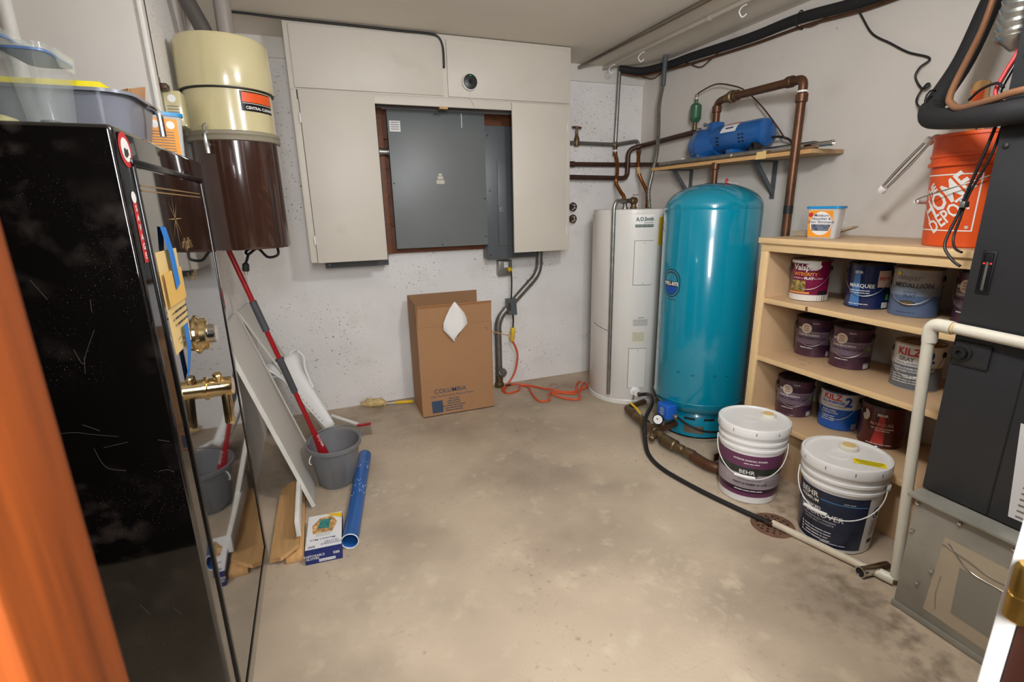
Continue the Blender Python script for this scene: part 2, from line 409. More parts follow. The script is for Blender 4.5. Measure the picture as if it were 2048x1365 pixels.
# ------------------------------------------------------------------ the room
XL, XR, YB, ZC, YJ, XA, YF = -0.413, 2.445, 3.483, 2.31, 2.0, -1.35, 0.20
struct(box('floor', (XA-0.1, XR+0.1), (-2.2, YB+0.1), (-0.1, 0), m_floor))
struct(box('ceiling', (XA-0.1, XR+0.1), (YF-0.1, YB+0.1), (ZC, ZC+0.1), m_ceil))
struct(box('wall_back', (XL-0.1, XR+0.1), (YB, YB+0.1), (0, ZC), m_wall))
struct(box('wall_right', (XR, XR+0.1), (YF-0.1, YB), (0, ZC), m_wallr))
struct(box('wall_left', (XL-0.1, XL), (YJ+0.012, YB), (0, ZC), m_wall))
struct(box('wall_alcove', (XA, XL), (YJ, YJ+0.1), (0, ZC), m_wallr))
struct(box('wall_alcove_side', (XA-0.1, XA), (YF-0.1, YJ+0.1), (0, ZC), m_wallr))
struct(box('wall_front', (XA-0.1, -0.13), (YF-0.1, YF), (0, ZC), m_panelbrown))
struct(box('wall_front_side', (0.66, XR+0.1), (YF-0.1, YF), (0, ZC), m_panelbrown))
struct(box('wall_front_header', (-0.13, 0.66), (YF-0.1, YF), (2.03, ZC), m_panelbrown))
struct(box('trim_1', (XL, XR), (YB-0.016, YB), (2.20, ZC), m_trim, bevel=0.003), 'white board trim along the top of the back wall')
struct(box('trim_2', (XL-0.001, XL+0.012), (YJ-0.012, YJ+0.03), (0, ZC), m_trim, bevel=0.003), 'white corner strip beside the vacuum canister')
jl = struct(box('door_jamb', (-0.128, -0.098), (0.17, 0.228), (0, 2.06), m_orange_wood, bevel=0.004), 'varnished orange wooden door jamb close to the camera')
jr = struct(box('trim_3', (0.578, 0.64), (0.1905, 0.2030), (0, 2.06), m_white, bevel=0.002), 'white door casing at the right edge')
d1 = struct(box('door_1', (0.585, 0.632), (-0.60, 0.189), (0.01, 2.03), m_darkdoor, bevel=0.002), 'dark brown door standing open at the right edge')
hg = lathe('hinge', [(0.009, 0), (0.0115, 0.003), (0.0115, 0.028), (0.0105, 0.0285), (0.0105, 0.030), (0.0115, 0.0305), (0.0115, 0.056), (0.009, 0.06)], (0.573, 0.186, 0.966), m_brassold, d1, 16)
box('hinge_leaf', (0.5825, 0.587), (0.11, 0.186), (0.967, 1.025), m_brassold, d1)

# ------------------------------------------------------------------ gun safe
sf = thing('gun_safe', 'tall glossy black gun safe with brass dial and handle', 'safe', (-0.65, 1.57, 0))
SX = -0.315
box('body', (-1.0, SX), (1.16, 1.98), (0, 1.507), m_safe, sf, bevel=0.010, seg=4)
bm = bmesh.new()
y0, y1, z0, z1 = 1.235, 1.90, 0.095, 1.44
for (a, b, c, d) in ((y0-0.014, y0, z0, z1), (y1, y1+0.014, z0, z1), (y0-0.014, y1+0.014, z1, z1+0.014), (y0-0.014, y1+0.014, z0-0.014, z0)):
    bm_box(bm, (SX-0.004, SX+0.006), (a, b), (c, d), 0.0025)
finish('door_frame_rim', bm, m_blackgloss, sf)
sd = box('safe_door', (SX-0.01, SX+0.003), (y0+0.004, y1-0.004), (z0+0.004, z1-0.004), m_safedoor, sf)
PX = SX+0.0042
pl = uvplane((PX, 0, 0), (0, 1, 0), (0, 0, 1))
for i, zz in enumerate((1.404, 1.394)):
    blob('pinstripe', pl, rect(0.60, 0.0028, 1.545, zz), m_gold, sd)
cy, cz = 1.475, 1.335
for i, (L, wd) in enumerate(((0.055, .003), (0.06, .002), (0.078, .0022), (0.07, .002), (0.085, .003), (0.07, .002), (0.075, .0022), (0.06, .002))):
    a = pi/2-i*pi/4; ux, uy = cos(a), sin(a)
    blob('star_ray', pl, [(cy-uy*wd, cz+ux*wd), (cy+ux*L, cz+uy*L), (cy+uy*wd, cz-ux*wd)], m_gold, sd)
for k in range(5):
    tube('scroll', [(PX, 1.50+0.02*k, 1.262+0.012*math.sin(k*2)), (PX, 1.515+0.02*k, 1.278+0.008*(k % 2)), (PX, 1.53+0.02*k, 1.258)], 0.0005, m_gold, sd, 5, smooth=True)
for k in range(4):
    tube('antler_line', [(PX, 1.50+0.026*k, 1.20-0.01*k), (PX, 1.512+0.026*k, 1.178), (PX, 1.53+0.026*k, 1.186+0.008*k)], 0.0005, m_gold, sd, 5, smooth=True)
dl = lathe_dir('dial', [(0.051, 0), (0.051, 0.003), (0.046, 0.007), (0.042, 0.010), (0.041, 0.022), (0.034, 0.026)], (SX+0.003, 1.487, 1.039), (1, 0, 0), m_brass, sf, 36)
lathe_dir('dial_knob', [(0.025, 0.024), (0.024, 0.040), (0.021, 0.043), (0.006, 0.043)], (SX+0.003, 1.487, 1.039), (1, 0, 0), m_chrome, dl, 28)
hd = lathe_dir('handle', [(0.031, 0), (0.031, 0.004), (0.0255, 0.006), (0.0255, 0.060), (0.023, 0.063)], (SX+0.003, 1.473, 0.893), (1, 0, 0), m_brass, sf, 28)
lathe_dir('spoke', [(0.0125, 0.01), (0.0125, 0.098), (0.010, 0.102)], (SX+0.046, 1.473, 0.893), (0.02, -0.25, -1), m_brass, hd, 18)
lathe_dir('spoke', [(0.0115, 0.01), (0.0115, 0.040), (0.009, 0.043)], (SX+0.034, 1.473, 0.893), (0, -0.3, 1), m_brass, hd, 18)
for L_ in ([(-.518, .937), (-.483, .934), (-.46, .926), (-.416, .912)], [(-.444, .893), (-.403, .897)], [(-.46, .895), (-.448, .85), (-.417, .835)], [(-.351, .892), (-.331, .884)], [(-.361, .821), (-.346, .821), (-.335, .813)], [(-.468, .948), (-.443, .93)], [(-.451, 1.101), (-.443, 1.071), (-.433, 1.093), (-.412, 1.136)], [(-.438, 1.084), (-.443, 1.051)], [(-.407, 1.194), (-.409, 1.17)], [(-.488, 1.237), (-.47, 1.199)], [(-.394, .483), (-.381, .46)], [(-.451, .511), (-.438, .479)]):
    tube('scratch', [(x_, 1.1598, z_) for x_, z_ in L_], .00035, mat('scratch_grey', (96, 88, 84), .6), sf, 4, smooth=True)
st = uvplane((SX+0.0012, 1.207, 1.467), (0, 1, 0), (0, 0, 1))
sk = blob('round_sticker', st, ell(0.036, 0.032, 28), m_red, sf)
st2 = uvplane((SX+0.0018, 1.207, 1.467), (0, 1, 0), (0, 0, 1)); blob('sticker_disc', st2, ell(0.025, 0.022, 24), m_white, sk)
st3 = uvplane((SX+0.0024, 1.207, 1.467), (0, 1, 0), (0, 0, 1))
blob('sticker_bird', st3, [(-.014, -.012), (-.004, -.015), (.012, -.008), (.010, .003), (.002, .0), (-.006, .004), (-.012, .0)], m_ink, sk)
sv = blob('red_strip_sticker', uvplane((SX+0.0012, 1.196, 1.318), (0, 1, 0), (0, 0, 1)), rect(0.024, 0.115, 0, -0.005), m_red, sf)
blob('strip_emblem', uvplane((SX+0.0016, 1.196, 1.318), (0, 1, 0), (0, 0, 1)), ell(0.014, 0.011, 18, 0, 0.062), m_white, sv)
for i, ch in enumerate('SAVAGE'):
    text(ch, 0.0165, m_white, sv, uvplane((SX+0.002, 1.196, 1.359-0.0182*i), (0, 1, 0), (0, 0, 1)), 0.02, sx=1.3)

nt_ = thing('paper_pad', 'tan instruction pad stuck on the safe door with blue tape', 'paper', (SX+0.008, 1.335, 1.04))
quad('pad', [(SX+0.004, 1.255, 1.27), (SX+0.004, 1.258, 1.045), (SX+0.004, 1.408, 1.045), (SX+0.004, 1.428, 1.268)], m_manila, nt_, thick=-0.006)
np_ = uvplane((SX+0.0102, 1.335, 1.16), (0, 1, 0), (0, 0, 1))
blob('band', np_, rect(0.155, 0.075, 0, 0.028), m_manila2, nt_)
np2 = uvplane((SX+0.0112, 1.335, 1.16), (0, 1, 0), (0, 0, 1))
for i, s in enumerate(((6, 7, 3, 4), (6, 4, 9, 3), (10, 4, 4))):
    fine_print(s, 0.0098, m_ink, nt_, uvplane((SX+0.0112, 1.335, 1.137-0.014*i), (0, 1, 0), (0, 0, 1)))
for i, s in enumerate(((2, 3, 6, 2, 5), (4, 3, 4, 4))):
    fine_print(s, 0.008, m_ink2, nt_, uvplane((SX+0.0112, 1.335, 1.078-0.012*i), (0, 1, 0), (0, 0, 1)))
quad('tape', [(SX+0.0055, 1.318, 1.322), (SX+0.0125, 1.322, 1.262), (SX+0.0125, 1.364, 1.262), (SX+0.0055, 1.366, 1.318)], m_bluetape, nt_)
quad('tape', [(SX+0.0125, 1.322, 1.262), (SX+0.0125, 1.325, 1.180), (SX+0.0125, 1.368, 1.190), (SX+0.0125, 1.364, 1.262)], m_bluetape, nt_)
quad('tape', [(SX+0.0125, 1.325, 1.098), (SX+0.0125, 1.320, 1.044), (SX+0.0125, 1.360, 1.044), (SX+0.0125, 1.366, 1.098)], m_bluetape, nt_)
quad('tape', [(SX+0.0125, 1.320, 1.044), (SX+0.0055, 1.292, 0.972), (SX+0.0055, 1.332, 0.985), (SX+0.0125, 1.360, 1.044)], m_bluetape, nt_)

# ------------------------------------------------------------------ on top of the safe
def container(name, label, x0, x1, y0, y1, h):
    z = 1.508
    t = thing(name, label, 'food container', ((x0+x1)/2, (y0+y1)/2, z))
    bm = bmesh.new(); i = 0.012
    def rr_(x0, x1, y0, y1, zz, q=0.022, k=5):
        out = []
        for cx, cy, a0 in ((x1-q, y1-q, 0), (x0+q, y1-q, pi/2), (x0+q, y0+q, pi), (x1-q, y0+q, 1.5*pi)):
            out += [(cx+q*cos(a0+j*pi/2/k), cy+q*sin(a0+j*pi/2/k), zz) for j in range(k+1)]
        return out
    rings(bm, [rr_(x0+i, x1-i, y0+i, y1-i, z), rr_(x0, x1, y0, y1, z+h)], cap=False)
    bm.faces.new([bm.verts.new(p) for p in rr_(x0+i, x1-i, y0+i, y1-i, z)])
    finish('tub', bm, m_clear, t)
    bm = bmesh.new(); rings(bm, [rr_(x0-.003, x1+.003, y0-.003, y1+.003, z+h-.004), rr_(x0-.003, x1+.003, y0-.003, y1+.003, z+h+.006)])
    finish('lid', bm, m_clear, t)
    bm = bmesh.new(); rings(bm, [rr_(x0-.001, x1+.001, y0-.001, y1+.001, z+h-.008), rr_(x0-.001, x1+.001, y0-.001, y1+.001, z+h-.004)])
    finish('seal', bm, m_bluering, t)
    ym = (y0+y1)/2
    bm = bmesh.new()
    rings(bm, [[(x1+.004, ym-.045, z+h+.006), (x1+.004, ym+.045, z+h+.006), (x1+.006, ym+.03, z+h-.026), (x1+.006, ym-.03, z+h-.026)],
               [(x1+.008, ym-.045, z+h+.006), (x1+.008, ym+.045, z+h+.006), (x1+.010, ym+.03, z+h-.026), (x1+.010, ym-.03, z+h-.026)]])
    finish('clip', bm, m_clear, t)
    return t
container('food_container', 'clear plastic storage tub nearest the left edge on the safe', -0.605, -0.508, 1.33, 1.48, 0.180)
container('food_container', 'clear plastic storage tub beside the grey tray on the safe', -0.494, -0.424, 1.265, 1.41, 0.143)
tag(box('sponge', (-0.59, -0.535), (1.355, 1.42), (1.5095, 1.545), mat('yellow_sponge', (226, 216, 150), 0.8), None, bevel=0.014, seg=3), 'yellow sponge seen through the leftmost clear tub', 'sponge')
g2 = thing('cable_bundle', 'dark charger cable coil inside the clear tub', 'cable', (-0.459, 1.335, 1.51))
tube('coil', [(-0.459+0.014*cos(t*0.9), 1.335+0.03*sin(t*0.9), 1.513+0.0007*t) for t in range(22)], 0.003, m_black, g2, 6, smooth=True, k=3)

def rrect(x0, x1, y0, y1, z, q, k=6):
    out = []
    for cx, cy, a0 in ((x1-q, y1-q, 0), (x0+q, y1-q, pi/2), (x0+q, y0+q, pi), (x1-q, y0+q, 1.5*pi)):
        out += [(cx+q*cos(a0+j*pi/2/k), cy+q*sin(a0+j*pi/2/k), z) for j in range(k+1)]
    return out
ty = thing('plastic_tray', 'grey plastic dish tub with chrome handle on the safe', 'tub', (-0.52, 1.60, 1.508))
bm = bmesh.new()
rings(bm, [rrect(-0.66, -0.372, 1.46, 1.70, 1.5085, 0.05), rrect(-0.68, -0.355, 1.43, 1.72, 1.612, 0.06), rrect(-0.69, -0.342, 1.42, 1.73, 1.614, 0.065), rrect(-0.69, -0.342, 1.42, 1.73, 1.607, 0.065)], cap=False)
bm.faces.new([bm.verts.new(p) for p in rrect(-0.66, -0.372, 1.46, 1.70, 1.5085, 0.05)])
finish('tub_body', bm, m_tray, ty)
tube('handle', [(-0.345, 1.57, 1.604), (-0.328, 1.57, 1.598), (-0.322, 1.57, 1.585), (-0.322, 1.57, 1.535)], 0.007, m_chrome, ty, 10, bend=0.012)
tag(yb := thing('yellow_box', '', '', (-0.55, 1.55, 1.62)), 'flat yellow cardboard box lying in the grey tub', 'box')
box('carton', (-0.66, -0.405), (1.475, 1.60), (1.60, 1.636), m_yellowlab, yb, bevel=0.002)
text('216 E. LANARK AVENUE, LANARK, ILLINOIS 61046', 0.0085, m_ink, yb, uvplane((-0.51, 1.4745, 1.618), (-1, 0, 0), (0, 0, -1)))
tag(cf := thing('cardboard_scrap', '', '', (-0.395, 1.62, 1.60)), 'folded brown cardboard scrap standing in the grey tub', 'cardboard')
quad('flap', [(-0.425, 1.60, 1.597), (-0.375, 1.55, 1.597), (-0.372, 1.56, 1.640), (-0.43, 1.60, 1.632)], m_card, cf, thick=0.003)
quad('flap', [(-0.375, 1.55, 1.597), (-0.360, 1.60, 1.597), (-0.352, 1.61, 1.655), (-0.372, 1.56, 1.640)], m_card, cf, thick=0.003)
def absorber(name, label, c, ang, zb, w_=0.135, d_=0.085, h_=0.14, back=False):
    t = thing(name, label, 'tub', (c[0], c[1], zb))
    Rm = Matrix.Rotation(ang, 3, 'Z'); cc = Vector((c[0], c[1], zb))
    def tr(pts): return [cc+Rm @ Vector(p) for p in pts]
    bm = bmesh.new(); a, b = w_/2, d_/2
    rings(bm, [tr(rrect(-a*.86, a*.86, -b*.86, b*.86, 0, .014)), tr(rrect(-a, a, -b, b, h_-.008, .018))])
    finish('tub_body', bm, m_cloud, t)
    bm = bmesh.new(); rings(bm, [tr(rrect(-a-.004, a+.004, -b-.004, b+.004, h_-.01, .02)), tr(rrect(-a-.004, a+.004, -b-.004, b+.004, h_, .02))])
    finish('lid', bm, m_bluelid, t)
    sl = b*.14/(h_-.008)
    def fn(off):
        return lambda u, v: cc+Rm @ Vector((u, -(b*.86+sl*v)-off, v))
    lb = blob('label', fn(.0012), [(-a*.76, .006), (a*.62, .006), (a*.66, h_-.018), (-a*.84, h_-.018)], m_orangetub, t)
    if back:
        for q, (uu1, vv1) in enumerate(((-w_*.2, h_*.72), (w_*.16, h_*.72))): blob('label_dot', fn(.0018), ell(.011, .011, 18, uu1, vv1), m_white, lb)
        for q in range(9): blob('label_line', fn(.0018), rect(w_*.5, .0025, -.004, h_*.56-.0075*q), m_ink2, lb)
        return t
    blob('label_oval', fn(.0018), ell(w_*.33, h_*.37, 26, -.002, h_*.47), m_white, lb)
    blob('logo_dot', fn(.0024), ell(.010, .010, 18, -w_*.34, h_*.74), m_red, lb)
    blob('picture', fn(.0024), [(-w_*.27, h_*.24), (w_*.23, h_*.24), (w_*.30, h_*.44), (-w_*.31, h_*.44)], mat('room_picture', (96, 104, 120), 0.5, var=0.8, scale=60), lb)
    for i, s in enumerate(('Moisture', 'Absorber &', 'Odor Eliminator')):
        text(s, .0165, m_navy, lb, lambda u, v, i=i: fn(.0026)(u-.002, v+h_*.72-.0145*i), 0.01)
    return t
absorber('moisture_absorber', 'orange labelled moisture absorber tub behind the grey tray', (-0.392, 1.86), 0.55, 1.508, 0.115, 0.085, 0.125, True)

# ------------------------------------------------------------------ central vacuum on the left wall
vc = (-0.2425, 2.335)
va = thing('central_vacuum', 'cream and brown central vacuum canister hung on the left wall', 'vacuum', (vc[0], vc[1], 1.21))
VR = 0.153
lathe('canister', [(VR*0.97, 1.205), (VR, 1.215), (VR*0.995, 1.60)], (*vc, 0), m_vacbrown, va, 56)
lathe('gasket', [(VR, 1.60), (VR+.008, 1.603), (VR+.010, 1.612), (VR+.006, 1.618), (VR+.010, 1.624), (VR+.008, 1.634), (VR, 1.637)], (*vc, 0), m_vacrim, va, 56)
up = lathe('motor_housing', [(VR*.985, 1.635), (VR*.985, 1.80)], (*vc, 0), m_cream, va, 56)
lathe('cap', [(VR-.004, 1.782), (VR+.006, 1.782), (VR+.008, 1.79), (VR+.006, 1.94), (VR-.004, 1.955), (VR*.6, 1.962)], (*vc, 0), m_cream, va, 56)
lathe('shadow_gap', [(VR+.001, 1.776), (VR+.0065, 1.778), (VR+.0065, 1.782), (VR, 1.783)], (*vc, 0), m_black, va, 56)
lb = arc('label', (*vc, 0), VR*.985+.0015, radians(-70), radians(-18), 1.705, 1.772, m_blackgloss, va)
arc('label_stripe', (*vc, 0), VR*.985+.0022, radians(-68), radians(-18), 1.735, 1.768, m_orangelab, lb)
arc('label_line', (*vc, 0), VR*.985+.0022, radians(-68), radians(-18), 1.7305, 1.732, m_white, lb)
text('CENTRAL CLEANING', 0.0135, m_white, lb, uvcyl((*vc, 0), VR*.985+.0026, radians(-40), 1.716), 0.02)
lathe_dir('latch', [(0.004, 0), (0.004, 0.012)], (vc[0]+(VR+.002)*cos(radians(-114)), vc[1]+(VR+.002)*sin(radians(-114)), 1.585), (cos(radians(-114)), sin(radians(-114)), 0), m_chrome, va, 10)
a_ = radians(-117)
px, py = vc[0]+(VR+.004)*cos(a_), vc[1]+(VR+.004)*sin(a_)
tube('latch_strap', [(px, py, 1.652), (px+.009*cos(a_), py+.009*sin(a_), 1.645), (px+.013*cos(a_), py+.013*sin(a_), 1.61), (px+.009*cos(a_), py+.009*sin(a_), 1.572), (px+.008*cos(a_), py+.008*sin(a_), 1.555)], .0085, m_chrome, va, 8, smooth=True)
vp = thing('vacuum_pipe', 'grey vacuum exhaust pipe rising from canister to ceiling', 'pipe', (-0.2, 2.42, 1.96))
tube('pipe', [(-0.225, 2.42, 1.955), (-0.225, 2.42, 2.309)], 0.030, m_pvcgrey, vp, 20)
vp = thing('vacuum_pipe', 'dark angled vacuum intake pipe behind the canister top', 'pipe', (-0.33, 2.4, 1.96))
tube('pipe', [(-0.285, 2.42, 1.955), (-0.30, 2.42, 2.02), (-0.352, 2.42, 2.14), (-0.37, 2.42, 2.309)], 0.030, m_pvcdark, vp, 20, bend=0.05)
vp = thing('wall_conduit', 'thin white conduit beside the vacuum pipes', 'conduit', (-0.39, 2.75, 1.7))
tube('conduit', [(-0.390, 2.75, 1.7), (-0.390, 2.75, 2.309)], 0.016, m_trim, vp, 12)
vp = thing('wall_conduit', 'white conduit at the top left corner above the safe', 'conduit', (-0.70, 1.975, 1.5))
tube('conduit', [(-0.725, 1.978, 1.51), (-0.725, 1.978, 2.309)], 0.018, m_trim, vp, 12)
vk = thing('power_cord', 'black vacuum power cord with plug hanging below canister', 'cord', (-0.2, 2.4, 1.1))
tube('cord', [(-0.245, 2.40, 1.204), (-0.272, 2.39, 1.185), (-0.262, 2.38, 1.175), (-0.225, 2.385, 1.196), (-0.19, 2.37, 1.160), (-0.150, 2.365, 1.168), (-0.150, 2.375, 1.20), (-0.17, 2.38, 1.204)], 0.0055, m_black, vk, 8, smooth=True)
tube('cord', [(-0.262, 2.38, 1.178), (-0.270, 2.37, 1.155), (-0.278, 2.36, 1.135)], 0.0055, m_black, vk, 8, smooth=True)
pg = lathe_dir('plug', [(0.006, 0), (0.013, 0.006), (0.014, 0.030), (0.012, 0.036)], (-0.276, 2.36, 1.142), (-0.12, 0, -1), m_black, vk, 12)
for s in (-1, 1): lathe_dir('prong', [(0.0016, 0.034), (0.0016, 0.050)], (-0.276+0.006*s, 2.36, 1.142), (-0.12, 0, -1), m_brass, pg, 6)
sb = thing('switch_box', 'small beige electrical box with open cover beside the vacuum', 'electrical box', (-0.40, 2.12, 1.64))
box('box_body', (XL, XL+.055), (2.085, 2.185), (1.63, 1.74), m_cream, sb, bevel=0.004)
box('mounting_plate', (XL, XL+.006), (2.03, 2.085), (1.625, 1.775), m_galv, sb, bevel=0.001)
box('terminal', (XL+.006, XL+.03), (2.04, 2.08), (1.735, 1.752), m_brownpipe, sb, bevel=0.003)
sp = uvplane((XL+.0555, 2.215, 1.70), (0, 1, 0), (0, 0, 1))
lbs = uvplane((-0.385, 2.0845, 1.685), (1, 0, 0), (0, 0, 1))
blob('round_label', lbs, ell(.012, .012, 18, 0, .03), m_white, sb)
for i in range(5): blob('label_line', lbs, rect(.034, .003, 0, .006-i*.009), m_ink2, sb)

# ------------------------------------------------------------------ cabinet over the electrical panels
cb = thing('wall_cabinet', 'white painted plywood cabinet around the electrical panels', 'cabinet', (0.8, 3.3, 1.05))
Y0 = 3.13
box('side_panel', (-0.028, -0.008), (Y0+.012, YB-.002), (1.052, 2.305), m_cab, cb)
box('side_panel', (1.628, 1.645), (Y0+.012, YB-.002), (1.048, 2.305), m_cab, cb)
box('top_backing', (-0.028, 1.645), (Y0, Y0+.018), (1.972, 2.305), m_cab, cb, bevel=0.002)
box('stile', (-0.028, 0.0085), (Y0, Y0+.018), (1.052, 1.972), m_cab, cb, bevel=0.002)
box('stile', (1.6145, 1.645), (Y0, Y0+.018), (1.048, 1.972), m_cab, cb, bevel=0.002)
box('header', (0.0, 1.618), (Y0, Y0+.018), (1.922, 1.972), m_cab, cb, bevel=0.002)
box('upper_panel', (-0.002, 0.806), (Y0-.012, Y0), (1.980, 2.282), m_cab, cb, bevel=0.002)
box('upper_panel', (0.834, 1.631), (Y0-.012, Y0), (1.978, 2.280), m_cab, cb, bevel=0.002)
dL = box('cabinet_door', (0.010, 0.405), (Y0-.016, Y0), (1.050, 1.972), m_cab, cb, bevel=0.002)
dR = box('cabinet_door', (1.232, 1.613), (Y0-.016, Y0), (1.048, 1.964), m_cab, cb, bevel=0.002)
for z in (1.83, 1.18):
    box('hinge', (0.001, 0.012), (Y0-.014, Y0-.001), (z-.025, z+.025), m_trim, dL, bevel=0.002)
    box('hinge', (1.611, 1.622), (Y0-.014, Y0-.001), (z-.025, z+.025), m_trim, dR, bevel=0.002)
box('latch_block', (0.78, 0.83), (Y0+.004, Y0+.03), (1.912, 1.922), m_plank, cb)
bb = thing('backboard', 'reddish brown wooden backboard behind the electrical panels', 'board', (0.8, 3.47, 1.05))
for i in range(5):
    za = 1.055+i*0.18
    box('plank', (0.40, 1.60), (3.452, 3.482), (za, za+.177), m_woodred, bb, bevel=0.002)
box('batten', (0.442, 0.478), (3.40, 3.4515), (1.06, 1.95), m_woodred, bb, bevel=0.002)
e1 = thing('electrical_panel', 'large flat grey electrical panel in the cabinet opening', 'electrical panel', (0.8, 3.4, 1.09))
box('enclosure', (0.51, 1.108), (3.335, 3.451), (1.104, 1.922), m_greypanel, e1)
cv = box('cover', (0.496, 1.120), (3.325, 3.335), (1.094, 1.932), m_greypanel, e1, bevel=0.002)
for x, z in ((0.80, 1.915), (0.51, 1.50), (1.107, 1.40), (0.80, 1.108), (1.107, 1.15)):
    lathe_dir('screw', [(0.005, 0), (0.004, 0.003)], (x, 3.325, z), (0, -1, 0), m_black, cv, 10)
ep = uvplane((0.808, 3.3242, 1.5), (1, 0, 0), (0, 0, 1))
blob('label', ep, rect(.066, .062, -.267, .335), m_white, cv)
for i, (w_, h_, z_) in enumerate(((.022, .014, .053), (.036, .018, .034), (.052, .024, .008))): blob('label', ep, rect(w_, h_, 0.0, z_), mat('foil_label', (196, 190, 170), 0.4), cv)
for i in range(4): blob('label_line', uvplane((0.808, 3.3238, 1.5), (1, 0, 0), (0, 0, 1)), rect(.05, .004, -.267, .357-i*.013), m_ink2, cv)
tube('paint_drip', [(0.965, 3.3235, 1.925), (0.966, 3.3235, 1.87), (0.965, 3.3235, 1.84)], 0.003, m_trim, cv, 6)
e2 = thing('breaker_panel', 'dark grey breaker box half hidden by the right cabinet door', 'electrical panel', (1.3, 3.4, 0.99))
box('enclosure', (1.125, 1.50), (3.345, 3.451), (0.99, 1.862), m_greydark, e2, bevel=0.002)
bdr = box('breaker_door', (1.205, 1.40), (3.335, 3.345), (1.08, 1.64), m_greydark, e2, bevel=0.002)
box('door_latch', (1.21, 1.245), (3.328, 3.336), (1.305, 1.345), m_greypanel, bdr, bevel=0.002)
for x, z in ((1.145, 1.02), (1.145, 1.80), (1.48, 1.02), (1.15, 1.45)):
    lathe_dir('screw', [(0.006, 0), (0.005, 0.003)], (x, 3.345, z), (0, -1, 0), m_chrome, e2, 10)
e3 = thing('electrical_panel', 'grey electrical box behind the left cabinet door, bottom edge showing', 'electrical panel', (0.25, 3.4, 0.99))
box('enclosure', (0.05, 0.438), (3.335, 3.451), (0.994, 1.90), m_greydark, e3, bevel=0.003)
lathe_dir('screw', [(0.006, 0), (0.005, 0.003)], (0.075, 3.335, 1.015), (0, -1, 0), m_chrome, e3, 10)
lathe_dir('screw', [(0.006, 0), (0.005, 0.003)], (0.42, 3.335, 1.015), (0, -1, 0), m_chrome, e3, 10)
lathe_dir('conduit_nipple', [(0.026, 0), (0.026, 0.016), (0.020, 0.018), (0.020, 0.05), (0.026, 0.052), (0.026, 0.07)], (0.438, 3.37, 1.69), (1, 0, 0), m_galv, e3, 16)
cm = thing('security_camera', 'small round black and white camera on the cabinet', 'camera', (0.966, 3.11, 2.06))
lathe_dir('housing', [(0.046, 0.0), (0.048, 0.006), (0.046, 0.020), (0.042, 0.024)], (0.963, Y0-.012, 2.060), (0, -1, 0), m_white, cm, 32)
fc = lathe_dir('face', [(0.0415, 0.024), (0.0415, 0.027), (0.038, 0.029)], (0.963, Y0-.012, 2.060), (0, -1, 0), mat('camera_face', (40, 40, 44), 0.4), cm, 32)
lathe_dir('lens', [(0.013, 0.029), (0.013, 0.031), (0.006, 0.031)], (0.963, Y0-.012, 2.060), (0, -1, 0), m_glasspane, fc, 20)
lathe_dir('status_light', [(0.0022, 0.029), (0.0022, 0.030)], (0.963, Y0-.012, 2.092), (0, -1, 0), mat('green_led', (60, 220, 90), 0.4, emit=1.5), fc, 8)
tag(tube('camera_cord', [(0.962, 3.113, 2.014), (0.962, 3.113, 1.985), (0.985, 3.113, 1.945), (0.99, 3.114, 1.925)], 0.0016, m_trim, None, 6, smooth=True), 'thin white camera cord trailing below the round camera', 'cord')
tag(tube('ceiling_cable', [(-0.271, 3.11, 2.302), (-0.171, 3.11, 2.302), (0.0, 3.112, 2.299), (0.31, 3.112, 2.298), (0.575, 3.112, 2.296), (0.74, 3.112, 2.296), (0.79, 3.112, 2.282), (0.812, 3.112, 2.235), (0.815, 3.116, 2.15), (0.815, 3.124, 2.13)], 0.006, m_black, None, 8, smooth=True), 'black cable along the cabinet top turning down between panels', 'cable')

# ------------------------------------------------------------------ outlet, drain conduit and cords on the back wall
ob = thing('outlet_box', 'grey metal outlet box under the breaker panel', 'outlet', (1.28, 3.45, 0.86))
box('box_body', (1.228, 1.335), (3.425, YB-.001), (0.855, 0.968), m_galv, ob, bevel=0.006, seg=3)
rc = box('receptacle', (1.270, 1.302), (3.4215, 3.4255), (0.915, 0.955), m_white, ob, bevel=0.003)
for s in (-1, 1): box('slot', (1.286+s*.006-.001, 1.286+s*.006+.001), (3.421, 3.4216), (0.935, 0.944), m_ink, rc)
cp = thing('drain_conduit', 'grey steel pipe running from breaker panel down to floor', 'pipe', (1.21, 3.42, 0))
tube('pipe', [(1.553, 3.42, 1.06), (1.545, 3.42, 0.86), (1.235, 3.42, 0.565), (1.208, 3.42, 0.50), (1.207, 3.42, 0.13)], 0.026, m_pipe, cp, 18, bend=0.07)
for p, d in (((1.549, 3.42, 0.93), (0, 0, 1)), ((1.47, 3.42, 0.789), (1, 0, .95)), ((1.272, 3.42, 0.60), (1, 0, .95)), ((1.207, 3.42, 0.44), (0, 0, 1)), ((1.207, 3.42, 0.15), (0, 0, 1))):
    lathe_dir('coupling', [(0.0285, -0.008), (0.0285, 0.008)], p, d, m_pipe, cp, 18)
co = lathe_dir('cleanout', [(0.026, 0), (0.030, 0.03), (0.034, 0.04), (0.034, 0.06), (0.03, 0.062), (0.03, 0.07)], (1.205, 3.42, 0.10), (0.25, -0.75, 0.5), m_pipe, cp, 18)
box('wrench_bar', (1.205, 1.245), (3.352, 3.36), (0.141, 0.149), m_galv, co)
lathe('base_fitting', [(0.030, 0), (0.036, 0.004), (0.036, 0.03), (0.028, 0.04), (0.028, 0.12)], (1.207, 3.42, 0.001), m_bronze, cp, 18)
gf = thing('plug_in_adapter', 'grey inline shock protector cord plugged into the outlet', 'cord', (1.3, 3.38, 0.6))
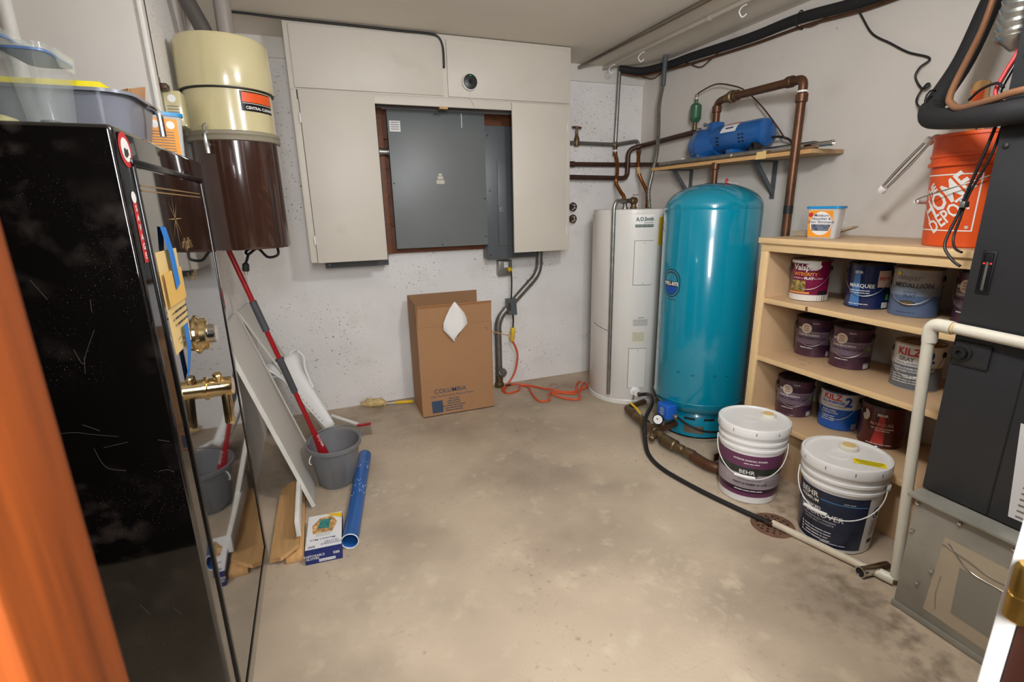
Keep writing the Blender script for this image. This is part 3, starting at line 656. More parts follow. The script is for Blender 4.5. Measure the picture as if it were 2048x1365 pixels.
lathe_dir('plug', [(0.010, 0), (0.017, 0.006), (0.017, 0.022), (0.012, 0.034)], (1.306, 3.419, 0.905), (0.1, -1, -0.3), m_yellow, gf, 12)
tube('cord', [(1.308, 3.39, 0.895), (1.312, 3.385, 0.84), (1.310, 3.385, 0.76), (1.306, 3.385, 0.69)], 0.006, m_black, gf, 8, smooth=True)
quad('housing', [(1.264, 3.37, 0.69), (1.275, 3.37, 0.575), (1.345, 3.37, 0.568), (1.338, 3.37, 0.69)], m_greydark, gf, thick=-0.035)
box('test_window', (1.274, 1.296), (3.3685, 3.37), (0.605, 0.66), m_ink, gf)
tube('cord', [(1.316, 3.387, 0.57), (1.320, 3.387, 0.53), (1.316, 3.387, 0.47)], 0.006, m_black, gf, 8, smooth=True)
tag(quad('wood_stake', [(1.04, 3.34, 0.51), (1.06, 3.34, 0.495), (1.30, 3.30, 0.413), (1.29, 3.30, 0.42)], m_plank, None, thick=0.004), 'thin pointed stick poking out behind the cardboard box', 'stick')
ex = thing('extension_cord', 'orange extension cord hanging then coiled loosely on floor', 'cord', (1.4, 3.2, 0))
lathe_dir('connector', [(0.014, 0), (0.018, 0.008), (0.018, 0.05), (0.014, 0.06), (0.017, 0.065), (0.017, 0.085), (0.011, 0.105)], (1.316, 3.387, 0.468), (-0.1, 0, -1), m_yellow, ex, 14)
oc = [(1.306, 3.387, 0.37), (1.335, 3.385, 0.31), (1.348, 3.385, 0.235), (1.325, 3.385, 0.12), (1.26, 3.38, 0.03), (1.20, 3.34, 0.009), (1.21, 3.25, 0.009), (1.30, 3.27, 0.009), (1.36, 3.36, 0.009), (1.40, 3.30, 0.009), (1.37, 3.16, 0.009), (1.36, 3.02, 0.009), (1.43, 3.0, 0.011), (1.47, 3.08, 0.020), (1.53, 3.12, 0.010), (1.66, 3.04, 0.009), (1.75, 3.19, 0.010), (1.82, 3.26, 0.009)]
tube('cord', oc, 0.0075, m_orangecord, ex, 8, smooth=True)
tube('cord', [(1.20, 3.28, 0.022), (1.25, 3.36, 0.022), (1.34, 3.37, 0.022), (1.44, 3.31, 0.009), (1.49, 3.20, 0.018), (1.53, 3.13, 0.026), (1.60, 3.10, 0.009), (1.70, 3.08, 0.009), (1.80, 3.11, 0.018), (1.81, 3.18, 0.022), (1.69, 3.03, 0.022), (1.63, 2.93, 0.009), (1.54, 2.99, 0.010), (1.48, 3.06, 0.03)], 0.0075, m_orangecord, ex, 8, smooth=True)
tube('cord_tie', [(1.235, 3.36, 0.03), (1.255, 3.345, 0.034), (1.275, 3.36, 0.03)], 0.006, m_black, ex, 6, smooth=True)

# ------------------------------------------------------------------ cardboard box and cloth
bx = thing('cardboard_box', 'tall open brown cardboard box printed COLUMBIA against back wall', 'box', (0.79, 3.2, 0))
quad('front_panel', [(0.546, 3.07, 0.001), (1.036, 3.07, 0.001), (1.038, 3.07, 0.612), (0.546, 3.07, 0.612)], m_card, bx, thick=-0.004)
quad('front_flap', [(0.546, 3.07, 0.613), (1.038, 3.07, 0.613), (1.041, 3.063, 0.752), (0.551, 3.063, 0.756)], m_card, bx, thick=-0.004)
quad('back_panel', [(0.546, 3.355, 0.001), (0.546, 3.355, 0.782), (1.03, 3.355, 0.782), (1.036, 3.355, 0.001)], m_cardin, bx, thick=-0.004)
quad('side_panel', [(0.546, 3.07, 0.001), (0.546, 3.355, 0.001), (0.546, 3.355, 0.782), (0.546, 3.07, 0.758)], m_card, bx, thick=-0.004)
quad('side_panel', [(1.036, 3.07, 0.001), (1.036, 3.07, 0.615), (1.036, 3.355, 0.615), (1.036, 3.355, 0.001)], m_card, bx, thick=-0.004)
quad('bottom_panel', [(0.546, 3.07, 0.001), (0.546, 3.355, 0.001), (1.036, 3.355, 0.001), (1.036, 3.07, 0.001)], m_cardin, bx, thick=-0.004)
fp = uvplane((0.546, 3.0688, 0), (1, 0, 0), (0, 0, 1))
blob('torn_strip', uvplane((0.55, 3.0615, 0.745), (1, 0, 0), (0, 0, 1)), [(0, -.006), (.2, -.008), (.4, -.007), (.488, -.004), (.488, .006), (.3, .004), (.1, .008), (0, .008)], mat('raw_cardboard', (150, 100, 62), 0.9), bx)
text('COLUMBIA', 0.042, m_cardblue, bx, uvplane((0.735, 3.0688, 0.172), (1, 0, 0), (0, 0, 1)), 0.012, sx=1.05)
text('High Performance Pleated Filters', 0.022, m_cardblue, bx, uvplane((0.75, 3.0688, 0.138), (1, 0, 0), (0, 0, 1)), 0.0)
blob('print_square', fp, [(.062, .022), (.135, .022), (.132, .108), (.058, .108)], m_cardblue, bx)
for i, s in enumerate(((4, 2, 4), (5, 8), (9, 5), (4, 6, 5, 8), (4, 8, 6), (9, 5, 4))):
    fine_print(s, 0.0125, m_cardblue, bx, uvplane((0.755, 3.0688, 0.112-i*.0165), (1, 0, 0), (0, 0, 1)))
blob('corner_mark', fp, [(.445, .575), (.46, .575), (.46, .555), (.457, .555), (.457, .572), (.445, .572)], m_ink, bx)
cl = bmesh.new()
grid = []
for j in range(7):
    v = j/6; row = []
    hw = 0.004+0.075*math.sin(min(1, v*1.55)*pi/2) if v < 0.65 else 0.079*(1-v)/0.35
    for i in range(5):
        s = i/4*2-1
        row.append(cl.verts.new((0.79+s*hw+0.012*v*(1 if s > 0 else -.2)-.012*v, 3.056-0.016*v-0.004*sin(i*2.1+j), 0.765-0.24*v+0.02*s*(1 if v > .3 else 0)*v)))
    grid.append(row)
for a, b in zip(grid, grid[1:]):
    for i in range(4): cl.faces.new((a[i], a[i+1], b[i+1], b[i]))
ob_ = finish('paper_towel', cl, mat('white_paper_towel', (232, 228, 224), 0.9, bump=0.2, bscale=30))
tag(ob_, 'white paper towel draped over the front of the cardboard box', 'cloth')
md = ob_.modifiers.new('s', 'SOLIDIFY'); md.thickness = 0.002

br = thing('duster', 'pale duster head with yellow handle lying against back wall', 'brush', (0.3, 3.4, 0))
bm = bmesh.new()
bm_tube(bm, [(0.19, 3.425, 0.026), (0.22, 3.42, 0.03), (0.27, 3.41, 0.032), (0.32, 3.40, 0.028), (0.35, 3.395, 0.018)], .02, 14, radii=[.012, .024, .030, .026, .010])
for k in range(90):
    t = random.random(); x = .19+.16*t; a = random.random()*2*pi; r = .018+.012*sin(pi*t)
    p = Vector((x, 3.425-.03*t, .026+.006*sin(pi*t))); d = Vector((random.uniform(-1, .3), cos(a), sin(a)*.8+.1)).normalized()
    q = p+d*(r+.016); q.z = max(q.z, .003)
    bm_tube(bm, [p, q], .002, 3)
finish('fluffy_head', bm, m_bristle, br)
tube('ferrule', [(0.34, 3.397, 0.018), (0.385, 3.388, 0.016), (0.40, 3.386, 0.018)], 0.006, m_galv, br, 8)
tube('handle', [(0.40, 3.386, 0.018), (0.45, 3.378, 0.017), (0.53, 3.368, 0.014)], 0.011, m_yellow, br, 10, radii=[.007, .011, .012])

# ------------------------------------------------------------------ left corner: boards, mop, pail, planks, tube, gloves
def slab(name, a, b, c, d, t, m, parent=None):
    """board from four corners (a,b bottom edge; c,d top edge), thickness t along its normal"""
    return quad(name, [a, b, c, d], m, parent, thick=t)
lb2 = thing('leaning_shelf_board', 'long white shelf board leaning on the left wall behind the pail', 'board', (-0.14, 2.5, 0))
slab('board_face', (-0.148, 2.272, 0.006), (-0.148, 2.758, 0.006), (-0.405, 2.722, 0.872), (-0.405, 2.262, 0.872), 0.012, m_boardface, lb2)
for ya, yb_ in ((2.258, 2.272), (2.758, 2.774)):
    slab('lit_edge', (-0.150, ya, 0.004), (-0.150, yb_, 0.004), (-0.407, yb_-(.036 if ya > 2.5 else .01), 0.874), (-0.407, ya-(.036 if ya > 2.5 else .01), 0.874), 0.018, m_whitewood, lb2)  # whiter than the face: light caught by the board edges put into the colour
tag(slab('plywood_sheet', (0.0, 2.85, 0.002), (0.0, 3.15, 0.002), (-0.404, 3.27, 0.83), (-0.404, 2.87, 0.85), -0.010, m_boardface), 'thin off-white panel leaning in the left corner behind mop', 'panel')
gg = thing('plastic_channel', 'white plastic gutter channel with notched edge behind the mop', 'channel', (-0.10, 2.95, 0.2))
A = Vector((-0.045, 2.78, 0.16)); Bv = Vector((-0.275, 2.93, 0.545)); ax = (Bv-A).normalized(); sd_ = Vector((0.55, 0.83, 0.0)).normalized(); nr = ax.cross(sd_).normalized()
if nr.x < 0: nr = -nr
bm = bmesh.new(); loops = []
for i in range(13):
    t = i/12; p = A+(Bv-A)*t; w_ = 0.04+0.06*t+(0.05*max(0, t-.75)/.25)
    lp = []
    for j in range(9):
        s = j/8*2-1
        h = 0.030*(abs(s)**3)*(0.4+.6*t)
        lp.append(p+sd_*(w_*s)+nr*(h+0.012))
    loops.append(lp)
rings(bm, loops, close=False)
o = finish('trough', bm, m_wbucket, gg); md = o.modifiers.new('s', 'SOLIDIFY'); md.thickness = 0.003
tp = Bv+sd_*0.11
tube('curled_lip', [Bv+sd_*.10+nr*.03, Bv+sd_*.155+nr*.028+ax*.005, Bv+sd_*.175+nr*.03-ax*.05, Bv+sd_*.12+nr*.03-ax*.12, A.lerp(Bv, .5)+sd_*.075+nr*.03], 0.008, m_wbucket, gg, 8, smooth=True)
for i in range(14):
    p = A.lerp(Bv, .12+i*.055)-sd_*(0.018+.03*i/14)+nr*.016
    tube('notch', [p-sd_*.006, p+nr*.004, p+sd_*.006], .0016, m_ink2, gg, 5, smooth=True, k=3)
box('clip', (-0.292, -0.262), (2.842, 2.86), (0.478, 0.488), m_wbucket, gg, bevel=0.002)

pc = (-0.022, 2.475)
pa = thing('mop_bucket', 'grey plastic mop pail with a wire bail hook', 'bucket', (*pc, 0))
bm = bmesh.new()
def pring(a, b, z, flat=0.0, n=44):
    out = []
    for i in range(n):
        t = 2*pi*i/n
        k = 1+flat*cos(4*t)*.5
        out.append((pc[0]+a*cos(t)*k, pc[1]+b*sin(t)*k, z))
    return out
rings(bm, [pring(.088, .100, 0.012), pring(.092, .104, 0.016), pring(.122, .140, 0.205), pring(.133, .152, 0.208), pring(.134, .153, 0.226), pring(.128, .146, 0.228), pring(.122, .139, 0.222), pring(.088, .099, 0.022)], cap=False)
for z, a, b in ((0.012, .088, .1), (0.022, .088, .099)): bm.faces.new([bm.verts.new(p) for p in pring(a, b, z)])
finish('pail_body', bm, m_pail, pa)
for a in (-100, -20, 80, 170):
    t = radians(a); arc('foot', (*pc, 0), .094, t-.5, t+.5, .001, .02, m_pail, pa)
tube('bail_hook', [(-0.128, 2.40, 0.20), (-0.139, 2.392, 0.185), (-0.142, 2.39, 0.165), (-0.136, 2.394, 0.155)], .0025, m_white, pa, 6, smooth=True)
tube('bail', [(0.118, 2.49, 0.222), (0.10, 2.58, 0.232), (0.03, 2.622, 0.236), (-0.05, 2.61, 0.236), (-0.12, 2.56, 0.232), (-0.142, 2.48, 0.222)], .004, m_pail, pa, 6, smooth=True)

mo = thing('mop', 'red mop pole with grey grips standing in the pail', 'mop', (-0.065, 2.57, 0.03))
mb = Vector((-0.062, 2.565, 0.06)); mt = Vector((-0.392, 2.60, 1.285)); mv = mt-mb
def mp(t): return mb+mv*t
tube('pole', [mp(0.06), mp(1)], .0115, m_redpole, mo, 14)
tube('grip', [mp(.335), mp(.34), mp(.475), mp(.48)], .015, m_grip, mo, 14, radii=[.013, .0155, .0165, .0185])
lathe_dir('collar', [(.0205, 0), (.0205, .012)], mp(.476), mv, m_grip, mo, 14)
tube('grip', [mp(.60), mp(.605), mp(.715), mp(.72)], .0165, m_grip, mo, 14)
tube('socket', [mp(.035), mp(.07), mp(.14), mp(.17)], .02, m_redpole, mo, 14, radii=[.026, .024, .016, .012])
dd = mv.normalized(); side = Vector((0.8, -0.6, 0)); nn = Vector((0.55, -0.8, 0.2)); nn = (nn-dd*nn.dot(dd)).normalized(); uu_ = -dd; vv_ = nn.cross(uu_)
text('O-Cedar', 0.02, m_white, mo, lambda u, v: mp(.112)+uu_*u-vv_*v+nn*.0245, 0.01)
bm = bmesh.new()
for k in range(60):
    a = random.random()*2*pi; r = random.uniform(.01, .065)
    p = mp(.04); q = Vector((pc[0]+r*cos(a), pc[1]+.02+r*sin(a), random.uniform(.028, .05)))
    bm_tube(bm, [p, (p+q)/2+Vector((0, 0, .02)), q], .0045, 4)
o = finish('strings', bm, m_white, mo)

hr = thing('hand_rake', 'small white handled rake with red head beside the pail', 'rake', (0.1, 3.0, 0))
tube('handle', [(-0.02, 3.22, 0.06), (0.125, 3.05, 0.045)], .011, m_white, hr, 10)
box('head', (0.115, 0.205), (3.035, 3.05), (0.030, 0.045), m_redpole, hr, bevel=.003)
for i in range(9):
    x = .122+i*.009; tube('tine', [(x, 3.04, .034), (x+.004, 3.0, .03), (x+.006, 2.955, .004)], .0016, m_galv, hr, 5)

p1 = thing('wood_plank', 'bare pine plank lying tilted beside the glove box', 'plank', (-0.25, 2.15, 0))
bm = bmesh.new()
prof = [(-0.305, 1.91), (-0.285, 1.905), (-0.262, 1.885), (-0.235, 1.89), (-0.215, 1.90), (-0.192, 1.905), (-0.185, 2.45), (-0.255, 2.46), (-0.29, 2.42)]
def zt(x): return 0.004+(x+0.305)*0.42
rings(bm, [[(x, y, zt(x)) for x, y in prof], [(x, y, zt(x)+.018) for x, y in prof]])
finish('plank', bm, m_plank, p1)
p2 = thing('wood_block', 'short pine offcut under the leaning white strip', 'block', (-0.215, 1.92, 0))
box('block', (-0.245, -0.178), (1.885, 2.40), (0.001, 0.024), m_plank, p2, bevel=.002)
p3 = thing('painted_board', 'narrow white painted board standing on edge beside glove box', 'board', (-0.18, 2.2, 0))
box('board', (-0.200, -0.182), (1.935, 2.44), (0.079, 0.150), m_whitewood, p3, bevel=.002)
p3.location = (-0.18, 2.2, 0)

tb = thing('blue_tube', 'rolled blue plastic tube with a white rim lying on floor', 'tube', (0.07, 2.25, 0))
A = Vector((0.128, 2.63, 0.034)); Bv = Vector((-0.002, 1.89, 0.034)); ax = (Bv-A).normalized(); sx_ = Vector((ax.y, -ax.x, 0)).normalized()
bm = bmesh.new(); n = 30; LO = []
for t in (0, .02, .5, .98, 1):
    p = A.lerp(Bv, t); LO.append([p+sx_*(.034*cos(2*pi*i/n))+Vector((0, 0, .033*sin(2*pi*i/n)+(.006 if abs(i-n/4) < 2 and t == 1 else 0))) for i in range(n)])
rings(bm, LO, cap=False)
o = finish('tube_wall', bm, m_bluefilm, tb); md = o.modifiers.new('s', 'SOLIDIFY'); md.thickness = .002
bm = bmesh.new(); bm_tube(bm, [Bv+sx_*(.034*cos(2*pi*i/n))+Vector((0, 0, .033*sin(2*pi*i/n))) for i in range(n+1)], .0022, 5)
finish('rim', bm, m_white, tb)
bm = bmesh.new()
for k in range(26):
    t = random.choice((random.uniform(.0, .25), random.uniform(.4, .6))); a = random.uniform(.3, 2.2)
    p = A.lerp(Bv, t)+sx_*(-.0345*cos(a))+Vector((0, 0, .0335*sin(a)))
    q = p+ax*random.uniform(.002, .012)+Vector((0, 0, .0005))
    bm_tube(bm, [p, q], random.uniform(.0006, .0018), 4)
finish('paint_flecks', bm, m_white, tb)

gb = thing('glove_box', 'white and navy carton of disposable gloves on the floor', 'box', (-0.1, 1.98, 0))
gx = uvplane((-0.105, 1.84, 0), (0.985, -0.06, 0), (0.06, 0.985, 0))
gw, gl, gh = 0.138, 0.265, 0.048
def gp(u, v, z): p = gx(u, v); return (p.x, p.y, z)
quad('carton', [gp(-gw/2, 0.005, .001), gp(gw/2, 0.005, .001), gp(gw/2, gl, .001), gp(-gw/2, gl, .001)], m_navy, gb, thick=gh)
tz = gh+.0017
gt = lambda u, v: Vector(gp(u, v, tz))
gt2 = lambda u, v: Vector(gp(u, v, tz+.0006)); gt3 = lambda u, v: Vector(gp(u, v, tz+.0012))
lid = blob('top_print', gt, [(-gw/2, .03), (gw/2, .03), (gw/2, gl), (-gw/2, gl)], m_whitecard, gb)
blob('yellow_corner', gt2, [(.0, gl), (gw/2, gl-.01), (gw/2, gl-.05)], m_yellow, lid)
blob('workbench_picture', gt2, [(-.045, .13), (.03, .125), (.05, .19), (.03, .245), (-.02, .24), (-.05, .19)], mat('glove_picture', (196, 150, 96), 0.5, var=0.7, scale=70), lid)
blob('coupon_picture', gt3, [(-.028, .165), (.018, .155), (.022, .225), (-.018, .225)], mat('coupon', (52, 128, 120), 0.5, var=0.5, scale=90), lid)
blob('box_picture', gt3, [(-.035, .108), (.02, .105), (.03, .13), (-.03, .132)], mat('pale_box_print', (206, 206, 200), 0.5), lid)
text("Member's Mark", 0.0155, m_navy, lid, lambda u, v: gt2(-.005-u, .088-v), 0.01)
text('DISPOSABLE', 0.015, m_navy, lid, lambda u, v: gt2(.03-u, .052-v), 0.01); text('GLOVES', 0.015, m_navy, lid, lambda u, v: gt2(.03-u, .066-v), 0.01)
text('500', 0.018, m_navy, lid, lambda u, v: gt2(-.045-u, .045-v), 0.02)
fe = lambda u, v: Vector((gx(u, 0.0042).x, gx(u, 0.0042).y, v))
text('DISPOSABLE', 0.014, m_white, gb, lambda u, v: fe(-.034+u, .037+v), 0.01); text('GLOVES', 0.014, m_white, gb, lambda u, v: fe(-.042+u, .025+v), 0.01)
text('500', 0.016, m_white, gb, lambda u, v: fe(.048+u, .035+v), 0.02)
fl_ = blob('name_strip', fe, rect(.062, .012, .012, .0125), m_white, gb)
fe2 = lambda u, v: Vector((gx(u, 0.0036).x, gx(u, 0.0036).y, v))
text("Member's Mark", 0.0098, m_navy, gb, lambda u, v: fe2(.014+u, .0125+v), 0.0)

# ------------------------------------------------------------------ water heater
hc = (2.04, 2.953, 0); HR = 0.27
wh = thing('water_heater', 'white cylindrical electric water heater in the corner', 'water heater', hc)
lathe('jacket', [(HR-.006, .004), (HR-.002, .03), (HR-.004, .036), (HR, .042), (HR, 1.285), (HR-.003, 1.288), (HR-.003, 1.312), (HR-.02, 1.315)], hc, m_heater, wh, 64)
lathe('base_ring', [(HR+.003, .002), (HR+.004, .03), (HR, .036)], hc, m_heater, wh, 64, cap=False)
th = radians(-107.5)
lb = arc('brand_label', hc, HR+.0012, radians(-122), radians(-96), 1.200, 1.278, m_white, wh)
arc('label_band', hc, HR+.0018, radians(-121.5), radians(-96.5), 1.203, 1.220, m_greenlab, lb)
text('A.O.Smith', 0.034, m_greenlab, lb, uvcyl(hc, HR+.0018, radians(-108.5), 1.252), 0.03, sx=0.8)
text('GLASS LINED WATER HEATER', 0.0085, m_white, lb, uvcyl(hc, HR+.0024, radians(-109), 1.2115), 0.01)
arc('label_rule', hc, HR+.0018, radians(-110), radians(-97), 1.228, 1.2315, m_greenlab, lb)
yl = arc('energy_label', hc, HR+.0012, radians(-88), radians(-82), 1.09, 1.262, m_yellow, wh)
for t0, t1, za, zb in ((-121, -96, .838, 1.118), (-122.5, -99, .128, .405)):
    pn = arcslab('access_panel', hc, HR-.001, radians(t0), radians(t1), za, zb, .007, m_heater, wh)
    arcslab('panel_shadow_gap', hc, HR-.001, radians(t0-.7), radians(t1+.7), za-.004, zb+.003, .002, m_ink2, wh)
    for z in (za+.012, zb-.012):
        a = radians((t0+t1)/2); lathe_dir('screw', [(.003, 0), (.002, .003)], (hc[0]+(HR+.007)*cos(a), hc[1]+(HR+.007)*sin(a), z), (cos(a), sin(a), 0), m_ink2, pn, 8)
wl = arc('warning_label', hc, HR+.0012, radians(-120), radians(-101), .448, .525, mat('cream_label', (214, 210, 186), 0.5), wh)
for i in range(7): arc('print_line', hc, HR+.0018, radians(-118.5), radians(-102.5), .514-i*.009, .5165-i*.009, m_ink2, wl)
for i in range(5): arc('print_line', hc, HR+.0014, radians(-119), radians(-98), .565+i*.009, .568+i*.009, m_ink2, wh)
text('NOTICE', .011, m_ink, wh, uvcyl(hc, HR+.0014, radians(-108), .617), .02)
tube('scuff', [(hc[0]+HR*1.002*cos(radians(a)), hc[1]+HR*1.002*sin(radians(a)), .545-.001*(a+185)) for a in range(-185, -150, 6)], .0022, m_ink2, wh, 5)
a = HA = radians(-112)
vx, vy = hc[0]+HR*cos(a), hc[1]+HR*sin(a)
dv = lathe_dir('drain_valve', [(.036, -.004), (.034, .008), (.016, .014), (.014, .04), (.017, .042), (.017, .055)], (vx, vy, .10), (cos(a), sin(a), 0), m_wbucket, wh, 22)
lathe_dir('valve_handle', [(.006, 0), (.006, .03)], (vx+.032*cos(a)-.014, vy+.032*sin(a), .085), (-.1, 0, -1), m_ink2, dv, 8)
lathe_dir('brass_fitting', [(.013, .05), (.015, .055), (.015, .07), (.012, .074)], (vx, vy, .10), (cos(a)+.3, sin(a), 0), m_bronze, dv, 12)
rv = tube('relief_pipe', [(1.93, 2.87, 1.365), (1.80, 2.795, 1.365), (1.785, 2.795, 1.33), (1.785, 2.79, .075)], .0125, m_galv, wh, 14, bend=.035)
lathe_dir('relief_valve', [(.017, -.03), (.019, -.02), (.014, -.01), (.014, .06), (.02, .065), (.026, .08), (.024, .105), (.016, .112)], (1.905, 2.858, 1.366), (.95, .3, 0), m_bronze, wh, 16)
lathe('relief_riser', [(.022, 0), (.024, .012), (.018, .016), (.018, .06), (.012, .065)], (1.995, 2.89, 1.314), m_bronze, wh, 16)
box('relief_lever', (1.985, 2.03), (2.884, 2.894), (1.401, 1.405), m_bronze, wh, bevel=.001)
lathe('water_nipple', [(.022, 0), (.022, .01), (.014, .012), (.014, .05)], (1.955, 2.93, 1.314), m_galv, wh, 14)

# flexible lines over the heater
w1 = thing('water_line', 'corrugated copper line dropping to the heater inlet', 'pipe', (1.96, 3.0, 1.37))
ribbed('flex_pipe', [(2.186, 3.435, 1.72), (2.184, 3.398, 1.655), (2.178, 3.38, 1.578), (2.150, 3.35, 1.503), (2.095, 3.2, 1.43), (2.00, 3.02, 1.40), (1.96, 2.94, 1.36)], .0115, m_copperb, w1, 12)
lathe('union', [(.017, 0), (.017, .03), (.014, .032), (.014, .06)], (2.188, 3.437, 1.70), m_bronze, w1, 12)
lathe('white_washer', [(.0175, 0), (.0175, .012)], (2.188, 3.437, 1.728), m_white, w1, 12)
w2 = thing('water_line', 'corrugated copper line behind the steel flex conduit', 'pipe', (2.2, 3.0, 1.33))
ribbed('flex_pipe', [(2.395, 3.43, 1.74), (2.375, 3.40, 1.66), (2.345, 3.35, 1.577), (2.313, 3.25, 1.498), (2.262, 3.12, 1.43), (2.225, 3.06, 1.38), (2.215, 3.05, 1.318)], .0115, m_copperb, w2, 12)
lathe('union', [(.017, 0), (.017, .03), (.014, .032), (.014, .06)], (2.396, 3.432, 1.71), m_bronze, w2, 12)
tube('tape_wrap', [(2.355, 3.37, 1.605), (2.337, 3.335, 1.56)], .0145, m_manila, w2, 12)
w3 = thing('flex_conduit', 'grey armoured electrical conduit from ceiling to heater', 'conduit', (2.15, 2.95, 1.31))
tube('rigid_top', [(2.345, 3.10, 2.309), (2.338, 3.10, 2.12)], .016, m_greydark, w3, 14)
ribbed('flex_section', [(2.338, 3.10, 2.13), (2.322, 3.11, 2.0), (2.31, 3.09, 1.85), (2.302, 3.08, 1.706), (2.255, 3.05, 1.572), (2.19, 3.0, 1.437), (2.165, 2.95, 1.318)], .0125, m_galv, w3, 12, pitch=.010, depth=.0016)

# pipes along the back wall
def run(name, label, pts, r, m, bend=.04, fit=(), n=16, fm=None, cat='pipe'):
    t = thing(name, label, cat, pts[0])
    tube('pipe', pts, r, m, t, n, bend=bend)
    for p, d in fit: lathe_dir('coupling', [(r*1.12, -.02), (r*1.3, -.016), (r*1.3, .016), (r*1.12, .02)], p, d, fm or m, t, 16)
    return t
g1 = run('cold_water_pipe', 'grey pipe with a gate valve along the back wall', [(1.66, 3.44, 1.784), (2.19, 3.44, 1.778), (2.39, 3.44, 1.81), (2.397, 3.435, 1.74)], .0135, m_pipe, .03, [((2.19, 3.44, 1.778), (1, 0, 0))])
gv = lathe('gate_valve', [(.017, -.03), (.02, -.02), (.02, .02), (.012, .04), (.010, .075), (.012, .08)], (1.862, 3.44, 1.79), m_bronze, g1, 14)
def wheel(name, c, axis, r, m, parent):
    d = Vector(axis).normalized(); a = d.orthogonal().normalized(); b = d.cross(a); c = Vector(c)
    bm = bmesh.new()
    bm_tube(bm, [c+a*(r*cos(2*pi*i/24))+b*(r*sin(2*pi*i/24)) for i in range(25)], r*.17, 6)
    for i in range(5): bm_tube(bm, [c, c+a*(r*cos(2*pi*i/5))+b*(r*sin(2*pi*i/5))], r*.13, 5)
    return finish(name, bm, m, parent)
wheel('hand_wheel', (1.862, 3.44, 1.888), (0, -.25, 1), .032, m_copper, gv)
run('galvanised_riser', 'vertical galvanised pipe rising to the ceiling near corner', [(2.205, 3.44, 2.309), (2.188, 3.44, 1.745)], .015, m_galv, 0, [((2.190, 3.44, 1.775), (0, 0, 1))], fm=m_bronze)
run('copper_pipe', 'upper dark copper pipe along the back wall', [(1.66, 3.445, 1.636), (2.33, 3.445, 1.636), (2.405, 3.36, 1.632), (2.42, 3.05, 1.605), (2.42, 2.78, 1.602)], .0165, m_brownpipe, .05, [((1.83, 3.445, 1.636), (1, 0, 0)), ((2.30, 3.445, 1.636), (1, 0, 0))])
run('copper_pipe', 'lower dark copper pipe stepping up towards the pump', [(1.66, 3.408, 1.545), (2.285, 3.408, 1.535), (2.285, 3.408, 1.742), (2.385, 3.36, 1.768), (2.385, 2.76, 1.79)], .0175, m_brownpipe, .05)
v2 = thing('hose_bib', 'black and copper valve wheels beside the cabinet corner', 'valve', (1.83, 3.46, 1.25))
for z, m_ in ((1.333, m_black), (1.246, m_copper)):
    st_ = lathe_dir('valve_stem', [(.02, 0), (.02, .02), (.008, .024), (.008, .05)], (1.833, 3.482, z), (0, -1, 0), m_bronze, v2, 12)
    wheel('hand_wheel', (1.833, 3.43, z), (0, -1, 0), .028, m_, st_)

# ------------------------------------------------------------------ pressure tank
tc_ = (2.10, 2.281, 0); TR = .259
pt = thing('pressure_tank', 'large teal well pressure tank', 'tank', tc_)
dome = [(TR*cos(a), 1.315+.135*sin(a)) for a in [i*pi/2/12 for i in range(12)]]+[(.012, 1.45)]
lathe('shell', [(.12, .13), (.19, .142), (.235, .17), (TR-.006, .205), (TR, .23), (TR, 1.308), (TR-.0015, 1.311)]+dome, tc_, m_tank, pt, 72)
lathe('seam_bead', [(TR, .226), (TR+.0025, .229), (TR, .232)], tc_, m_tank, pt, 72, cap=False)
sk_ = lathe('skirt', [(.206, .002), (.206, .012), (.200, .016), (.200, .125), (.19, .142)], tc_, m_tankdark, pt, 64)
lathe('skirt_foot', [(.208, .001), (.208, .010)], tc_, m_blackgloss, pt, 64)
for a in (-142, -110, -175): arc('vent_slot', tc_, .2035, radians(a-9), radians(a+9), .112, .126, m_black, sk_)
arc('rating_plate', tc_, .2022, radians(-150), radians(-118), .03, .075, m_steelc, sk_)
for i, a in enumerate((-158, -140, -114, -98)): arc('embossed_slot', tc_, TR+.0012, radians(a-2), radians(a+2), .408-.006*(i % 2), .414-.006*(i % 2), mat('teal_shadow', (0, 84, 104), .3), pt)
LT = radians(-174.5)
LT = radians(-178)
lg = uvcyl(tc_, TR+.0012, LT, .914); lg2 = uvcyl(tc_, TR+.0018, LT, .914); lg3 = uvcyl(tc_, TR+.0024, LT, .914); lg4 = uvcyl(tc_, TR+.0030, LT, .914)
def pill(w_, h_): return [(w_*cos(t), h_-w_+w_*sin(t)) for t in [i*pi/12 for i in range(13)]]+[(w_*cos(t), -h_+w_+w_*sin(t)) for t in [pi+i*pi/12 for i in range(13)]]
lo = blob('logo', lg, pill(.064, .080), m_ink, pt)
blob('logo_ring', lg2, pill(.058, .074), m_tank, lo); blob('logo_ring_inner', lg3, pill(.050, .066), m_ink, lo)
blob('logo_arch', lg4, [(.043, .012), (.043, .02)]+[(.043*cos(t), .018+.040*sin(t)) for t in [i*pi/12 for i in range(1, 12)]]+[(-.043, .02), (-.043, .012)], m_tank, lo)
blob('logo_base', lg4, [(-.046, -.018), (-.046, -.022)]+[(.046*cos(t), -.020+.040*sin(t)) for t in [pi+i*pi/12 for i in range(1, 12)]]+[(.046, -.022), (.046, -.018)], mat('logo_blue', (10, 72, 160), .4), lo)
text('WELL-RITE', .027, m_white, lo, lambda u, v: lg4(u, v-.003), .03, sx=.82)
fine_print((4, 5, 7, 5), .007, m_ink, pt, uvcyl(tc_, TR+.0012, LT, .822))
lathe('top_cap', [(.03, 0), (.028, .012), (.01, .016)], (2.13, 2.36, 1.437), m_black, pt, 20)
